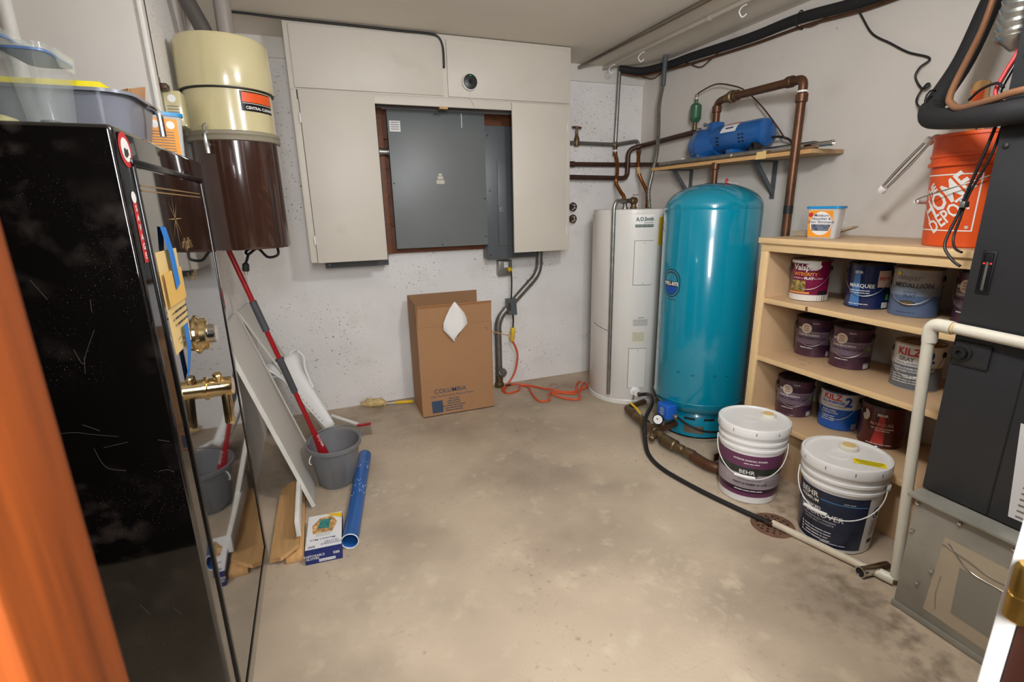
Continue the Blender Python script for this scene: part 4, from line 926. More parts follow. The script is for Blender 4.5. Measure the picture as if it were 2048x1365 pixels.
lathe('air_valve', [(.016, 0), (.018, .006), (.007, .01), (.007, .03), (.003, .034)], (2.105, 2.20, 1.435), m_redpole, pt, 14)
quad('tag', [(2.09, 2.185, 1.447), (2.13, 2.14, 1.441), (2.145, 2.15, 1.444), (2.10, 2.195, 1.45)], m_white, pt, thick=.0006)

# ------------------------------------------------------------------ manifold, switch, hose at the tank foot
mf = thing('pipe_manifold', 'tarnished brass pipe manifold with valves at the tank foot', 'pipe fitting', (1.75, 2.2, 0))
path = [(1.95, 2.60, .06), (1.775, 2.56, .06), (1.768, 2.50, .058), (1.745, 2.25, .055), (1.725, 2.06, .05), (1.745, 1.93, .045), (1.760, 1.83, .045)]
tube('main_pipe', path, .019, m_bronze, mf, 16, bend=.05)
for p, d, r_, L in (((1.768, 2.49, .058), (-.1, -1, 0), .025, .03), ((1.757, 2.37, .057), (-.1, -1, 0), .027, .07), ((1.742, 2.22, .055), (-.1, -1, 0), .03, .03), ((1.736, 2.15, .053), (-.1, -1, 0), .026, .02), ((1.728, 2.06, .05), (.1, -1, 0), .033, .05), ((1.736, 1.99, .048), (.2, -1, 0), .026, .03), ((1.75, 1.92, .046), (.2, -1, 0), .027, .03)):
    lathe_dir('coupling', [(r_*.85, -L), (r_, -L+.006), (r_, L-.006), (r_*.85, L)], p, d, m_bronze, mf, 14)
tube('tank_branch', [(1.742, 2.20, .06), (1.93, 2.24, .062)], .022, m_copper, mf, 14)
bvv = lathe_dir('drain_bib', [(.014, 0), (.014, .04), (.018, .045), (.018, .075), (.012, .08)], (1.738, 2.19, .05), (-.85, -.5, -.1), m_bronze, mf, 12)
wheel('bib_handle', (1.665, 2.165, .065), (-.6, -.4, .6), .018, m_bronze, bvv)
tube('lever_handle', [(1.757, 2.37, .088), (1.765, 2.42, .105), (1.775, 2.51, .112)], .0065, m_yellow, mf, 8)
lathe('valve_stem', [(.009, 0), (.009, .035)], (1.757, 2.37, .06), m_galv, mf, 10)
gx_ = lathe_dir('gauge', [(.030, 0), (.032, .004), (.032, .02), (.028, .024)], (1.775, 2.225, .118), (-.72, -.62, .25), m_blackgloss, mf, 24)
gd = Vector((-.72, -.62, .25)).normalized(); gr = Vector((0, 0, 1)).cross(gd).normalized() * -1; gu = gd.cross(gr) * -1
gf_ = lambda k: (lambda u, v: Vector((1.775, 2.225, .118))+gd*(.0246+k)+gr*u+gu*v)
fc_ = blob('gauge_face', gf_(0), ell(.026, .026, 24), m_white, gx_); blob('gauge_needle', gf_(.0008), [(-.002, .004), (.012, .010), (.002, -.004)], m_ink, gx_)
lathe('gauge_stem', [(.008, 0), (.008, .05)], (1.775, 2.225, .06), m_bronze, mf, 10)
lathe('switch_stem', [(.010, 0), (.010, .07)], (1.80, 2.215, .06), m_galv, mf, 10)
ps = thing('pressure_switch', 'blue pressure switch box mounted above the manifold', 'switch', (1.83, 2.24, .13))
box('cover', (1.785, 1.858), (2.165, 2.262), (.128, .215), m_bluebox, ps, bevel=.008, seg=3)
for i in range(5): blob('print_line', uvplane((1.7845, 2.213, .17), (0, 1, 0), (0, 0, 1)), rect(.028+.012*(i % 2), .003, .0, .022-i*.01), m_white, ps)
lathe_dir('cable_clamp', [(.013, 0), (.016, .004), (.016, .02), (.010, .026)], (1.835, 2.166, .150), (.2, -1, 0), m_galv, ps, 12)
tag(tube('pump_cable', [(1.84, 2.14, .150), (1.85, 2.07, .135), (1.90, 2.02, .11), (1.98, 1.995, .095), (2.10, 1.985, .09), (2.22, 2.01, .085), (2.30, 2.08, .03)], .0065, m_black, None, 8, smooth=True), 'black cable curving around the teal tank skirt', 'cable')
el_ = thing('copper_elbow', 'fat copper elbow pipe on the floor near the buckets', 'pipe', (1.77, 1.82, 0))
tube('elbow_pipe', [(1.752, 1.90, .042), (1.762, 1.80, .038), (1.80, 1.745, .038), (1.86, 1.76, .040), (1.95, 1.81, .045)], .028, m_copper, el_, 16, smooth=True)
lathe_dir('sleeve', [(.031, -.03), (.033, -.026), (.033, .026), (.031, .03)], (1.835, 1.757, .039), (1, .35, 0), m_copper, el_, 16)
quad('fin', [(1.80, 1.80, .05), (1.90, 1.815, .05), (1.90, 1.815, .085), (1.80, 1.80, .09)], m_copper, el_, thick=.004)
tag(tube('drain_hose', [(vx+.074*cos(HA)+.02, vy+.074*sin(HA), .10), (1.955, 2.585, .118), (1.90, 2.47, .15), (1.80, 2.33, .165), (1.69, 2.24, .12), (1.625, 2.14, .04), (1.575, 2.03, .014), (1.555, 1.88, .012), (1.590, 1.66, .012), (1.637, 1.486, .012), (1.672, 1.372, .014), (1.682, 1.335, .018)], .0115, m_black, None, 12, smooth=True, k=8), 'black rubber hose from heater drain across the floor', 'hose')

# ------------------------------------------------------------------ pump shelf on the right wall
ps_ = thing('pump_shelf', 'rough wall shelf board on brackets above the teal tank', 'shelf', (2.32, 2.4, 1.56))
box('board', (2.230, XR-.002), (1.81, 3.03), (1.563, 1.583), mat('chipboard_shelf', (176, 146, 108), .7, var=.12, scale=30), ps_, bevel=.001)
box('edge_wood', (2.225, 2.230), (1.81, 3.03), (1.563, 1.582), m_plank, ps_)
for yb_ in (2.20, 2.88):
    box('bracket_arm', (2.255, XR-.006), (yb_-.012, yb_+.012), (1.556, 1.562), m_greydark, ps_)
    box('bracket_plate', (XR-.007, XR-.001), (yb_-.014, yb_+.014), (1.36, 1.562), m_greydark, ps_)
    quad('bracket_brace', [(2.285, yb_-.006, 1.556), (2.315, yb_-.006, 1.556), (XR-.006, yb_-.006, 1.41), (XR-.006, yb_-.006, 1.375)], m_greydark, ps_, thick=.012)
tag(quad('paper_tag', [(2.2235, 2.135, 1.560), (2.2235, 2.070, 1.560), (2.2235, 2.068, 1.597), (2.2235, 2.130, 1.597)], m_manila, None, thick=-.001), 'cream paper tag stuck to the front of the pump shelf', 'tag')
pu = thing('water_pump', 'blue electric jet pump on the wall shelf', 'pump', (2.32, 2.42, 1.584))
PZ = 1.70
pb = lathe_dir('pump_body', [(.05, 0), (.085, .006), (.092, .02), (.094, .055), (.097, .06), (.097, .085), (.095, .09), (.095, .12), (.075, .15), (.07, .20)], (2.344, 2.72, PZ-.012), (0, -1, 0), m_bluepump, pu, 36)
box('pump_foot', (2.26, 2.428), (2.58, 2.70), (1.5835, 1.625), m_bluepump, pu, bevel=.01)
mt_ = lathe_dir('motor', [(.06, .17), (.074, .18), (.076, .20), (.076, .50), (.070, .53), (.05, .54)], (2.344, 2.72, PZ+.008), (0, -1, 0), m_bluepump, pu, 36)
box('motor_foot', (2.275, 2.412), (2.352, 2.41), (1.5835, 1.64), m_bluepump, pu, bevel=.006)
lathe_dir('suction_flange', [(.036, 0), (.040, .006), (.040, .03), (.03, .04)], (2.365, 2.755, PZ+.06), (-.1, -1, -.25), m_bluepump, pb, 18)
box('discharge_port', (2.309, 2.379), (2.54, 2.62), (1.74, 1.812), m_bluepump, pb, bevel=.008)
for x, y, z in ((2.272, 2.645, 1.775), (2.272, 2.63, 1.62), (2.33, 2.65, 1.805)):
    lathe_dir('bolt', [(.011, 0), (.011, .01), (.008, .014)], (x, y, z), (-.8, -.3, .5), m_galv, pb, 8)
mc = (2.344, 2.38, PZ+.008)
def uvmot(off): return lambda u, v: Vector((mc[0]-(.076+off)*sin(v/.076+.9), mc[1]-u, mc[2]+(.076+off)*cos(v/.076+.9)*1))
def mpatch(name, u0, u1, a0, a1, off, m, parent):
    bm = bmesh.new(); n = 6; A_ = []; B_ = []
    for i in range(n+1):
        t = a0+(a1-a0)*i/n
        A_.append(bm.verts.new((mc[0]-(.076+off)*sin(t), mc[1]-u0, mc[2]+(.076+off)*cos(t)))); B_.append(bm.verts.new((mc[0]-(.076+off)*sin(t), mc[1]-u1, mc[2]+(.076+off)*cos(t))))
    for i in range(n): bm.faces.new((A_[i], A_[i+1], B_[i+1], B_[i]))
    return finish(name, bm, m, parent)
lbm = mpatch('motor_label', -.08, .035, .25, 1.25, .001, m_whitecard, mt_)
mpatch('label_band', -.08, .035, .25, .5, .0016, m_red, lbm)
mpatch('label_name', -.05, .01, .86, .98, .0016, m_navy, lbm)
for u in (-.11, -.1, .085, .06):
    for a0 in (1.5, 1.75, 2.0): mpatch('vent', u, u+.016, a0, a0+.12, .0008, m_black, mt_)
ch = thing('chrome_rail', 'long chrome tube lying along the pump shelf front', 'tube', (2.23, 2.3, 1.584))
tube('rail', [(2.252, 2.97, 1.5995), (2.252, 2.10, 1.5995)], .0145, m_galv, ch, 16)
tube('inner_rail', [(2.252, 2.10, 1.5995), (2.252, 1.735, 1.5995)], .0125, m_chrome, ch, 16)
lathe_dir('rail_collar', [(.0165, 0), (.0165, .012)], (2.252, 2.33, 1.60), (0, -1, 0), m_chrome, ch, 14)
lathe_dir('open_end', [(.0145, 0), (.0145, .012), (.011, .0122), (.011, .004)], (2.252, 1.735, 1.5995), (0, -1, 0), m_chrome, ch, 14)
bw_ = thing('black_post', 'black tube with a round socket lying on the pump shelf', 'tube', (2.28, 2.1, 1.584))
box('bar', (2.285, 2.323), (1.85, 2.19), (1.5845, 1.622), m_black, bw_, bevel=.006)
lathe_dir('socket', [(.030, 0), (.034, .006), (.034, .04), (.028, .042), (.028, .006)], (2.298, 2.19, 1.619), (-.85, .35, .1), m_black, bw_, 20)
box('cross_bar', (2.285, 2.323), (2.235, 2.34), (1.5845, 1.61), m_black, bw_, bevel=.004)
wr = thing('wire_hook', 'white plastic ring hook on the far end of pump shelf', 'hook', (2.26, 2.9, 1.584))
tube('rod', [(2.27, 2.95, 1.592), (2.29, 2.80, 1.594)], .006, m_pvc, wr, 8)
lathe_dir('ring', [(.018, 0), (.02, .003), (.02, .008), (.018, .011), (.012, .011), (.012, 0)], (2.28, 2.775, 1.606), (-.9, -.3, 0), m_pvc, wr, 18)

sp_ = run('copper_supply_pipe', 'brown copper pipe from pump up along and down to floor', [(2.344, 2.58, 1.80), (2.344, 2.58, 1.920), (2.322, 2.51, 1.928), (2.20, 1.876, 1.892), (2.20, 1.876, 0.02)], .0205, m_copper, .035,
    [((2.344, 2.58, 1.885), (0, 0, 1)), ((2.217, 1.965, 1.898), (.17, 1, .05)), ((2.20, 1.876, 1.81), (0, 0, 1))], n=18)
lathe_dir('check_valve', [(.024, -.06), (.026, -.02), (.034, -.016), (.034, .006), (.026, .01), (.026, .03), (.029, .034), (.029, .045)], (2.305, 2.42, 1.924), (-.17, -1, -.04), m_bronze, sp_, 18)
lathe_dir('white_ring', [(.0225, -.004), (.0225, .004)], (2.20, 1.876, 1.838), (0, 0, 1), m_white, sp_, 16)
lathe_dir('black_tape', [(.0215, -.02), (.0215, .02)], (2.20, 1.876, 1.305), (0, 0, 1), m_black, sp_, 16)
run('tank_riser', 'short copper pipe between pump shelf and teal tank', [(2.24, 2.44, 1.548), (2.24, 2.44, 1.43)], .017, m_copper, 0, [((2.24, 2.44, 1.55), (0, 0, 1))])
av = thing('air_volume_control', 'green bottle shaped air volume control on the pump inlet', 'valve', (2.385, 2.775, 1.79))
lathe('stem', [(.014, 0), (.014, .03), (.011, .034), (.011, .05)], (2.375, 2.80, 1.80), m_bronze, av, 14)
lathe('body', [(.018, 0), (.033, .018), (.036, .024), (.035, .03), (.035, .098), (.026, .110), (.011, .114), (.011, .138)], (2.375, 2.80, 1.845), m_green, av, 28)
lathe('white_tape', [(.009, 0), (.009, .008)], (2.375, 2.80, 1.983), m_white, av, 10)
lathe('top_fitting', [(.009, 0), (.010, .018), (.006, .022)], (2.375, 2.80, 1.991), m_bronze, av, 10)
tag(tube('capillary_tube', [(2.375, 2.80, 2.008), (2.372, 2.755, 2.022), (2.37, 2.63, 2.035), (2.37, 2.50, 2.0), (2.37, 2.40, 1.955), (2.37, 2.28, 1.86), (2.37, 2.17, 1.75), (2.37, 2.09, 1.66)], .0042, m_copper, None, 8, smooth=True), 'thin copper tube arching from the green bottle behind pump', 'tube')
tag(tube('motor_cord', [(2.36, 2.17, 1.68), (2.375, 2.12, 1.675), (2.385, 2.07, 1.65), (2.39, 2.05, 1.60)], .006, m_black, None, 8, smooth=True), 'short black cord leaving the back of the blue pump', 'cord')

# ------------------------------------------------------------------ ceiling runs
run('ceiling_conduit', 'bare steel conduit fixed along the ceiling', [(1.885, 3.46, 2.285), (1.885, 0.32, 2.285)], .013, m_steelc, 0, [((1.885, 2.0, 2.285), (0, 1, 0))], cat='conduit')
run('ceiling_conduit', 'white painted conduit along the ceiling carrying wire hooks', [(2.075, 3.44, 2.288), (2.09, 0.32, 2.288)], .012, mat('dull_white_conduit', (176, 166, 152), .5), 0, [((2.083, 2.4, 2.288), (0, 1, 0))], cat='conduit')
for i, (x, y, s) in enumerate(((2.03, 3.28, 'nearest the back wall'), (2.05, 2.97, 'in the middle of the white conduit'), (2.06, 2.16, 'nearest the camera'))):
    tag(tube('wire_hook', [(x+.035, y, 2.275), (x+.005, y-.006, 2.262), (x-.02, y-.012, 2.235), (x-.004, y-.016, 2.212), (x+.018, y-.02, 2.226)], .0035, m_white, None, 7, smooth=True), 'white wire hook on the ceiling conduit, '+s, 'hook', 'ceiling wire hooks')
ins = thing('insulated_line', 'thick black insulated line along top of right wall', 'pipe', (2.41, 2.5, 2.2))
tube('insulation', [(2.20, 3.44, 2.295), (2.33, 3.35, 2.268), (2.40, 3.12, 2.262), (2.415, 2.93, 2.262), (2.415, 2.45, 2.238), (2.415, 2.13, 2.238), (2.415, 1.82, 2.208), (2.415, 1.50, 2.20), (2.41, 1.25, 2.16), (2.38, 1.20, 2.06)], .0245, m_foam, ins, 14, smooth=True)
tube('copper_line', [(2.22, 3.44, 2.262), (2.34, 3.34, 2.236), (2.405, 3.1, 2.230), (2.425, 2.9, 2.222), (2.43, 2.45, 2.202), (2.43, 2.1, 2.198), (2.425, 1.8, 2.172), (2.425, 1.5, 2.168), (2.42, 1.25, 2.13)], .0075, m_copper, ins, 10, smooth=True)
for y in (2.12, 1.815):
    tube('cable_tie', [(2.44, y, 2.25), (2.412, y, 2.27), (2.386, y, 2.238), (2.395, y, 2.20), (2.43, y, 2.188), (2.44, y, 2.20)], .003, m_black, ins, 5, smooth=True)
wb = thing('brown_cable', 'brown cable sagging in loops below the black insulation', 'cable', (2.43, 2.8, 2.2))
tube('cable', [(2.30, 3.42, 2.262), (2.41, 3.42, 2.245), (2.43, 3.34, 2.222), (2.432, 3.23, 2.245), (2.432, 3.12, 2.262), (2.432, 3.0, 2.245), (2.432, 2.86, 2.185), (2.432, 2.77, 2.205), (2.432, 2.66, 2.245), (2.425, 2.6, 2.25)], .0045, m_wirebrown, wb, 7, smooth=True)
tube('cable', [(2.43, 2.13, 2.205), (2.432, 2.08, 2.188), (2.432, 2.02, 2.192), (2.432, 1.96, 2.222)], .0045, m_wirebrown, wb, 7, smooth=True)
tag(tube('thermostat_wire', [(2.415, 1.823, 2.185), (2.425, 1.80, 2.14), (2.43, 1.745, 2.06), (2.432, 1.66, 2.0), (2.432, 1.58, 1.945), (2.432, 1.49, 1.900), (2.42, 1.515, 1.870), (2.42, 1.525, 1.835), (2.42, 1.49, 1.785), (2.42, 1.465, 1.792), (2.42, 1.475, 1.800), (2.42, 1.50, 1.765), (2.40, 1.49, 1.73), (2.33, 1.42, 1.69)], .0042, m_black, None, 7, smooth=True), 'thin black wire curling down the right wall', 'wire')

# ------------------------------------------------------------------ shelving unit
XF = 2.02
su = thing('shelving_unit', 'beige wooden shelving unit holding paint cans', 'shelves', (2.25, 1.4, 0))
YS0, YS1 = 0.885, 1.834
box('side_panel', (XF+.004, XR-.004), (YS1-.022, YS1), (0.001, 1.1265), m_shelftop, su, bevel=.001)
box('face_stile', (XF-.012, XF+.004), (YS1-.038, YS1+.002), (0.001, 1.1265), m_shelf, su, bevel=.002)
box('side_panel', (XF+.004, XR-.004), (YS0, YS0+.022), (0.001, 1.1265), m_shelftop, su, bevel=.001)
box('top_board', (XF-.02, XR-.003), (YS0, YS1+.008), (1.1555, 1.1794), m_shelftop, su, bevel=.001)
box('top_edge', (XF-.028, XF-.020), (YS0, YS1+.010), (1.1545, 1.1799), m_shelf, su, bevel=.0015)
box('fascia', (XF-.014, XF+.004), (YS0, YS1+.002), (1.1165, 1.1545), m_shelf, su, bevel=.002)
for z in (.890, .598, .289):
    sh = box('shelf', (XF+.004, XR-.004), (YS0+.022, YS1-.022), (z-.022, z), m_shelftop, su, bevel=.001)
    box('shelf_edge', (XF-.004, XF+.0035), (YS0+.022, YS1-.036), (z-.023, z+.0005), m_shelf, sh, bevel=.0015)
box('joint', (XF-.0045, XF+.06), (1.556, 1.568), (.866, .8885), m_rust, su)
box('kick_board', (XF+.05, XF+.066), (YS0+.022, YS1-.022), (0.001, .266), m_shelftop, su, bevel=.001)

# paint cans: local parts at the can centre, label turned to the room
CR, CH = .082, .190
def can(name, label, x, y, z, th, bands, lid, group='gallon paint cans on the shelves', body=(96, 60, 80), bail=(-80, 75), sag=.095):
    t = thing(name, label, 'paint can', (x, y, z+.001), group); c = (x, y, z+.001)
    mb_ = mat(name+'_body_%d_%d_%d' % body, body, .3, coat=.3)
    can_ = lathe('can_body', [(CR-.002, 0), (CR, .002), (CR, .006), (CR-.0015, .008), (CR-.0015, CH-.008), (CR+.001, CH-.006), (CR+.001, CH), (CR-.004, CH+.001), (CR-.008, CH-.006), (CR-.016, CH-.006)], c, mb_, t, 44)
    lathe('lid', [(CR-.016, CH-.008), (CR-.016, CH-.002), (CR-.026, CH-.001), (CR-.028, CH-.005)], c, lid, t, 40)
    lathe('lid_rim', [(CR-.008, CH-.003), (CR-.002, CH+.0015), (CR+.0018, CH+.0005), (CR+.0018, CH-.005)], c, lid, t, 44, cap=False)
    for (t0, t1, z0_, z1_, col) in bands:
        arc('label_band', c, CR+.0004, th+radians(t0), th+radians(t1), z0_, z1_, col if not isinstance(col, tuple) else mat('print_%d_%d_%d' % col, col, .3, coat=.3), can_)
    a, b = th+radians(bail[0]), th+radians(bail[1])
    pts = []
    for i in range(15):
        u = i/14; q = a+(b-a)*u; k = sin(pi*u)
        pts.append((x+(CR+.004+.010*k)*cos(q), y+(CR+.004+.010*k)*sin(q), c[2]+.152-sag*k))
    tube('bail', pts, .0014, m_galv, t, 6)
    for q in (a, b): lathe_dir('ear', [(.012, 0), (.012, .004), (.006, .006)], (x+CR*cos(q), y+CR*sin(q), c[2]+.152), (cos(q), sin(q), 0), m_black, t, 14)
    def fn(off=0, dz=0, k=.0016): return lambda u, v: uvcyl(c, CR+k, th, dz)(u+off, v)
    return t, can_, c, fn
def dot(can_, c, th, deg, z, r, m, k=.0012): return blob('sticker', uvcyl(c, CR+k, th+radians(deg), z), ell(r, r, 20), m, can_)
def cth(x, y, d=0): return atan2(-y, -x)+radians(d)

# Valspar red can
x, y, z = 2.182, 1.692, 0.890; th = cth(x, y, -4)
t, cn, c, fn = can('paint_can', 'maroon paint can with white drips and a room picture', x, y, z, th, [(-100, 100, .002, .03, (226, 222, 214)), (-62, -8, .046, .095, mat('room_photo', (150, 130, 70), .4, var=.85, scale=60)), (-66, 6, .034, .043, (232, 150, 84)), (30, 62, .002, .05, m_black), (70, 110, .01, .18, (214, 208, 200))], m_lid, body=(120, 16, 60))
text('Valspar', .036, m_white, cn, fn(-.022, .155), .02); text('INTEGRITY', .021, mat('gold_ink', (226, 150, 50), .4), cn, fn(-.018, .125), .02)
text('INTERIOR LATEX', .009, m_white, cn, fn(-.040, .106)); text('FLAT', .017, m_white, cn, fn(.0, .106), .03); text('WALL PAINT', .009, m_white, cn, fn(.034, .106))
blob('paint_smear', uvcyl(c, CR+.0022, th, .16), [(-.02, .008), (.02, .022), (.04, .015), (.05, .002), (.042, -.008), (.026, -.016), (.01, -.01), (-.005, -.002)], m_white, cn)
arc('drip_rim', c, CR+.0022, th-1.4, th+.5, CH-.016, CH-.004, m_white, cn)
# blue Marquee can
x, y, z = 2.241, 1.456, 0.890; th = cth(x, y, -6)
t, cn, c, fn = can('paint_can', 'navy blue paint can with a pink sticker', x, y, z, th, [(28, 66, .095, .165, (214, 186, 172)), (58, 70, .04, .065, (110, 190, 60)), (48, 72, .006, .030, (220, 218, 214))], m_blacklid, body=(18, 34, 82))
blob('light_wedge', uvcyl(c, CR+.0008, th, .09), [(-.06, -.08), (-.016, -.08), (-.026, .075), (-.048, .075)], mat('wedge_blue', (74, 128, 190), .35), cn)
text('BEHR', .014, m_white, cn, fn(-.034, .155), .03); text('MARQUEE', .022, m_white, cn, fn(-.018, .098), .02)
for i in range(3): fine_print((8, 5, 6, 5), .0062, m_white, cn, fn(-.024, .078-.010*i if i < 2 else .02))
text('BEHR', .02, m_red, cn, fn(.068, .132, .002), .02)
# silver Medallion can
x, y, z = 2.241, 1.267, 0.890; th = cth(x, y, -8)
t, cn, c, fn = can('paint_can', 'silver and blue paint can labelled MEDALLION', x, y, z, th, [(-110, 110, .002, .085, (88, 108, 142)), (-110, 110, .085, .12, (130, 142, 162))], m_lid, body=(160, 160, 164), bail=(-84, 80), sag=.10)
text('valspar', .030, m_ink2, cn, fn(-.02, .155)); text('MEDALLION', .0245, m_ink, cn, fn(.0, .125), .01); text('INTERIOR', .010, m_cardblue, cn, fn(-.006, .098)); text('FLAT', .018, m_cardblue, cn, fn(-.006, .083), .02)
blob('oval_badge', uvcyl(c, CR+.0016, th, .055), ell(.026, .011, 22, -.01), m_ink, cn); blob('oval_badge_ring', uvcyl(c, CR+.0024, th, .055), ell(.022, .0085, 22, -.01), m_lid, cn)
fine_print((5, 5, 4, 2), .007, m_cardblue, cn, fn(-.012, .018))
blob('sticker', uvcyl(c, CR+.0016, th, .170), rect(.014, .014, -.056, 0), m_yellowlab, cn)
# purple cans
def purple(label, x, y, z, d):
    th = cth(x, y, d)
    t, cn, c, fn = can('paint_can', label, x, y, z, th, [(-115, 115, .062, .122, (116, 98, 114)), (-115, 115, .122, .126, (150, 134, 146)), (-115, 115, .026, .062, (70, 42, 62)), (50, 72, .006, .032, (214, 212, 208)), (56, 66, .088, .108, (130, 186, 60))], m_blacklid, body=(78, 44, 64))
    arc('top_band', c, CR+.0004, th-2.0, th+2.0, .126, .150, mat('print_60_34_56', (60, 34, 56), .3, coat=.3), cn)
    blob('round_sticker', uvcyl(c, CR+.0016, th, .140), ell(.025, .025, 24, -.030), mat('cream_sticker', (214, 204, 190), .5), cn)
    for i in range(3): blob('sticker_print', uvcyl(c, CR+.0026, th, .152-.011*i), rect(.024, .005, -.030), mat('sticker_ink', (186, 130, 100), .5), cn)
    text('BEHR', .017, m_white, cn, fn(-.052, .137), .02)
    text('STAIN-BLOCKING', .0125, m_white, cn, fn(-.020, .108), .02); text('PAINT & PRIMER IN ONE', .0125, mat('purple_ink', (60, 34, 60), .4), cn, fn(-.006, .092), .02)
    fine_print((8, 6), .0075, m_white, cn, fn(-.022, .044)); text('ENAMEL', .008, m_white, cn, fn(.012, .168))
    return t
purple('purple paint can behind the furnace edge on the upper shelf', 2.285, 1.064, 0.890, -20)
purple('left purple paint can on the middle shelf', 2.290, 1.711, 0.598, -6)
purple('right purple paint can on the middle shelf', 2.267, 1.505, 0.598, -8)
purple('purple paint can on the lowest shelf beside the blue one', 2.218, 1.718, 0.289, -4)
# KILZ cans
x, y, z = 2.241, 1.211, 0.598; th = cth(x, y, -8)
t, cn, c, fn = can('paint_can', 'grey and white paint can labelled KILZ behind the white pipe', x, y, z, th, [(-115, 115, .004, .100, (102, 108, 116)), (-115, 115, .100, .182, (216, 214, 214))], m_lid, body=(216, 214, 214))
text('KILZ', .042, m_red, cn, fn(-.022, .155), .025); text('2', .062, mat('kilz_blue', (24, 74, 168), .4), cn, fn(.052, .140), .04); text('GRAY', .022, m_ink2, cn, fn(-.028, .126), .05); text('INTERIOR | EXTERIOR', .0095, m_ink, cn, fn(-.026, .108))
text('SEALER & STAINBLOCKER', .0095, m_white, cn, fn(-.018, .088), .03); text('OVER DARK COLORS', .0095, m_white, cn, fn(-.022, .077), .03)
for i in range(4): fine_print((6, 5, 6, 3, 5), .0068, m_white, cn, fn(-.024, .060-.010*i))
x, y, z = 2.273, 1.518, 0.289; th = cth(x, y, -8)
t, cn, c, fn = can('paint_can', 'bright blue and white paint can labelled KILZ', x, y, z, th, [(-115, 115, .004, .105, (24, 92, 184)), (-115, 115, .105, .180, (220, 218, 214))], m_blacklid, body=(30, 86, 170))
text('KILZ', .040, m_red, cn, fn(-.022, .160), .025); text('2', .062, mat('kilz_blue', (24, 74, 168), .4), cn, fn(.048, .142), .04); text('ALL-PURPOSE', .017, mat('kilz_blue', (24, 74, 168), .4), cn, fn(-.018, .136), .03); text('INT. EXTERIOR PRIMER', .0098, m_ink, cn, fn(-.012, .118))
text('SEALER, PRIMER', .0092, m_white, cn, fn(-.03, .094), .03); text('& STAINBLOCKER', .0092, m_white, cn, fn(-.026, .083), .03)
for i in range(3): fine_print((6, 4, 6), .0068, m_white, cn, fn(-.032, .066-.010*i))
arc('barcode', c, CR+.001, th+radians(52), th+radians(74), .008, .034, m_whitecard, cn)
for i in range(7): arc('barcode_bar', c, CR+.0016, th+radians(54+2.8*i), th+radians(55.2+2.8*i), .011, .032, m_ink, cn, n=2)
# red Marquee can
x, y, z = 2.273, 1.319, 0.289; th = cth(x, y, 4)
t, cn, c, fn = can('paint_can', 'dark red paint can with a light red wedge', x, y, z, th, [], m_blacklid, body=(84, 26, 24), bail=(-130, -60), sag=.0)
blob('light_wedge', uvcyl(c, CR+.0012, th, .09), [(-.036, -.075), (.012, -.075), (.004, .060), (-.014, .060)], mat('wedge_red', (186, 62, 56), .35), cn)
text('BEHR', .016, m_white, cn, fn(-.006, .152, .0022), .03); text('MARQUEE', .019, mat('pale_ink', (196, 150, 140), .4), cn, fn(-.004, .110, .0022), .01)
for i, s in enumerate(((3, 4, 4, 10), (5, 9))): fine_print(s, .0072, m_white, cn, fn(.0, .092-.010*i, .0022))
fine_print((8, 5, 5, 1, 6), .0068, m_white, cn, fn(-.006, .018, .0022))
blob('round_sticker', uvcyl(c, CR+.0014, th, .140), ell(.018, .025, 24, -.072), mat('cream_sticker', (214, 204, 190), .5), cn)

absorber('moisture_absorber', 'blue lidded moisture absorber tub on top of the shelving', (2.165, 1.645), -1.266, 1.1804)
pk = thing('putty_tool', 'dusty beige plastic tray lying behind the moisture tub', 'tray', (2.25, 1.75, 1.177))
bm = bmesh.new()
rings(bm, [[(2.20, 1.825, 1.1808), (2.26, 1.83, 1.1808), (2.27, 1.76, 1.1808), (2.21, 1.75, 1.1808)], [(2.19, 1.832, 1.205), (2.27, 1.838, 1.205), (2.28, 1.75, 1.208), (2.20, 1.74, 1.208)]])
finish('tray', bm, mat('dusty_plastic', (176, 160, 138), .6), pk)
quad('paddle', [(2.24, 1.72, 1.1818), (2.30, 1.73, 1.1818), (2.30, 1.585, 1.232), (2.255, 1.58, 1.232)], mat('dusty_plastic', (176, 160, 138), .6), pk, thick=.008)

# ------------------------------------------------------------------ orange bucket with whisk and stirrer
def bucket(name, label, x, y, z, h, rb, rt, m, lidm=None, cat='bucket'):
    t = thing(name, label, cat, (x, y, z)); c = (x, y, z+.001)
    k = rt-rb
    def R(f): return rb+k*f
    prof = [(rb-.004, 0), (rb, .004), (R(.70), h*.70), (R(.70)+.008, h*.705), (R(.70)+.008, h*.72), (R(.74), h*.725), (R(.80), h*.79), (R(.80)+.008, h*.795), (R(.80)+.008, h*.81), (R(.84), h*.815), (R(.9), h*.88), (R(.9)+.008, h*.885), (R(.9)+.008, h*.90), (R(.92), h*.905), (rt, h)]
    prof += [(rt-.005, h), (rb-.004, .008)]
    b = lathe('bucket_body', prof, c, m, t, 56)
    return t, b, c, R
x, y, z = 2.185, 1.10, 1.1804
t = thing('orange_bucket', 'orange five gallon bucket printed THE HOME DEPOT', 'bucket', (x, y, z)); c = (x, y, z)
HB = lathe('bucket_body', [(.126, 0), (.130, .004), (.143, .27), (.153, .272), (.153, .284), (.146, .286), (.147, .30), (.151, .302), (.151, .31), (.147, .312), (.148, .365), (.154, .367), (.154, .377), (.148, .378), (.142, .376), (.124, .01)], c, m_hd, t, 60)
th = cth(x, y, -42)
def hb(k, du=0, dv=0): return lambda u, v: Vector((x+(.130+.049*(v+dv)+k)*cos(th+(u+du)/.137), y+(.130+.049*(v+dv)+k)*sin(th+(u+du)/.137), z+v+dv))
w_ = .105
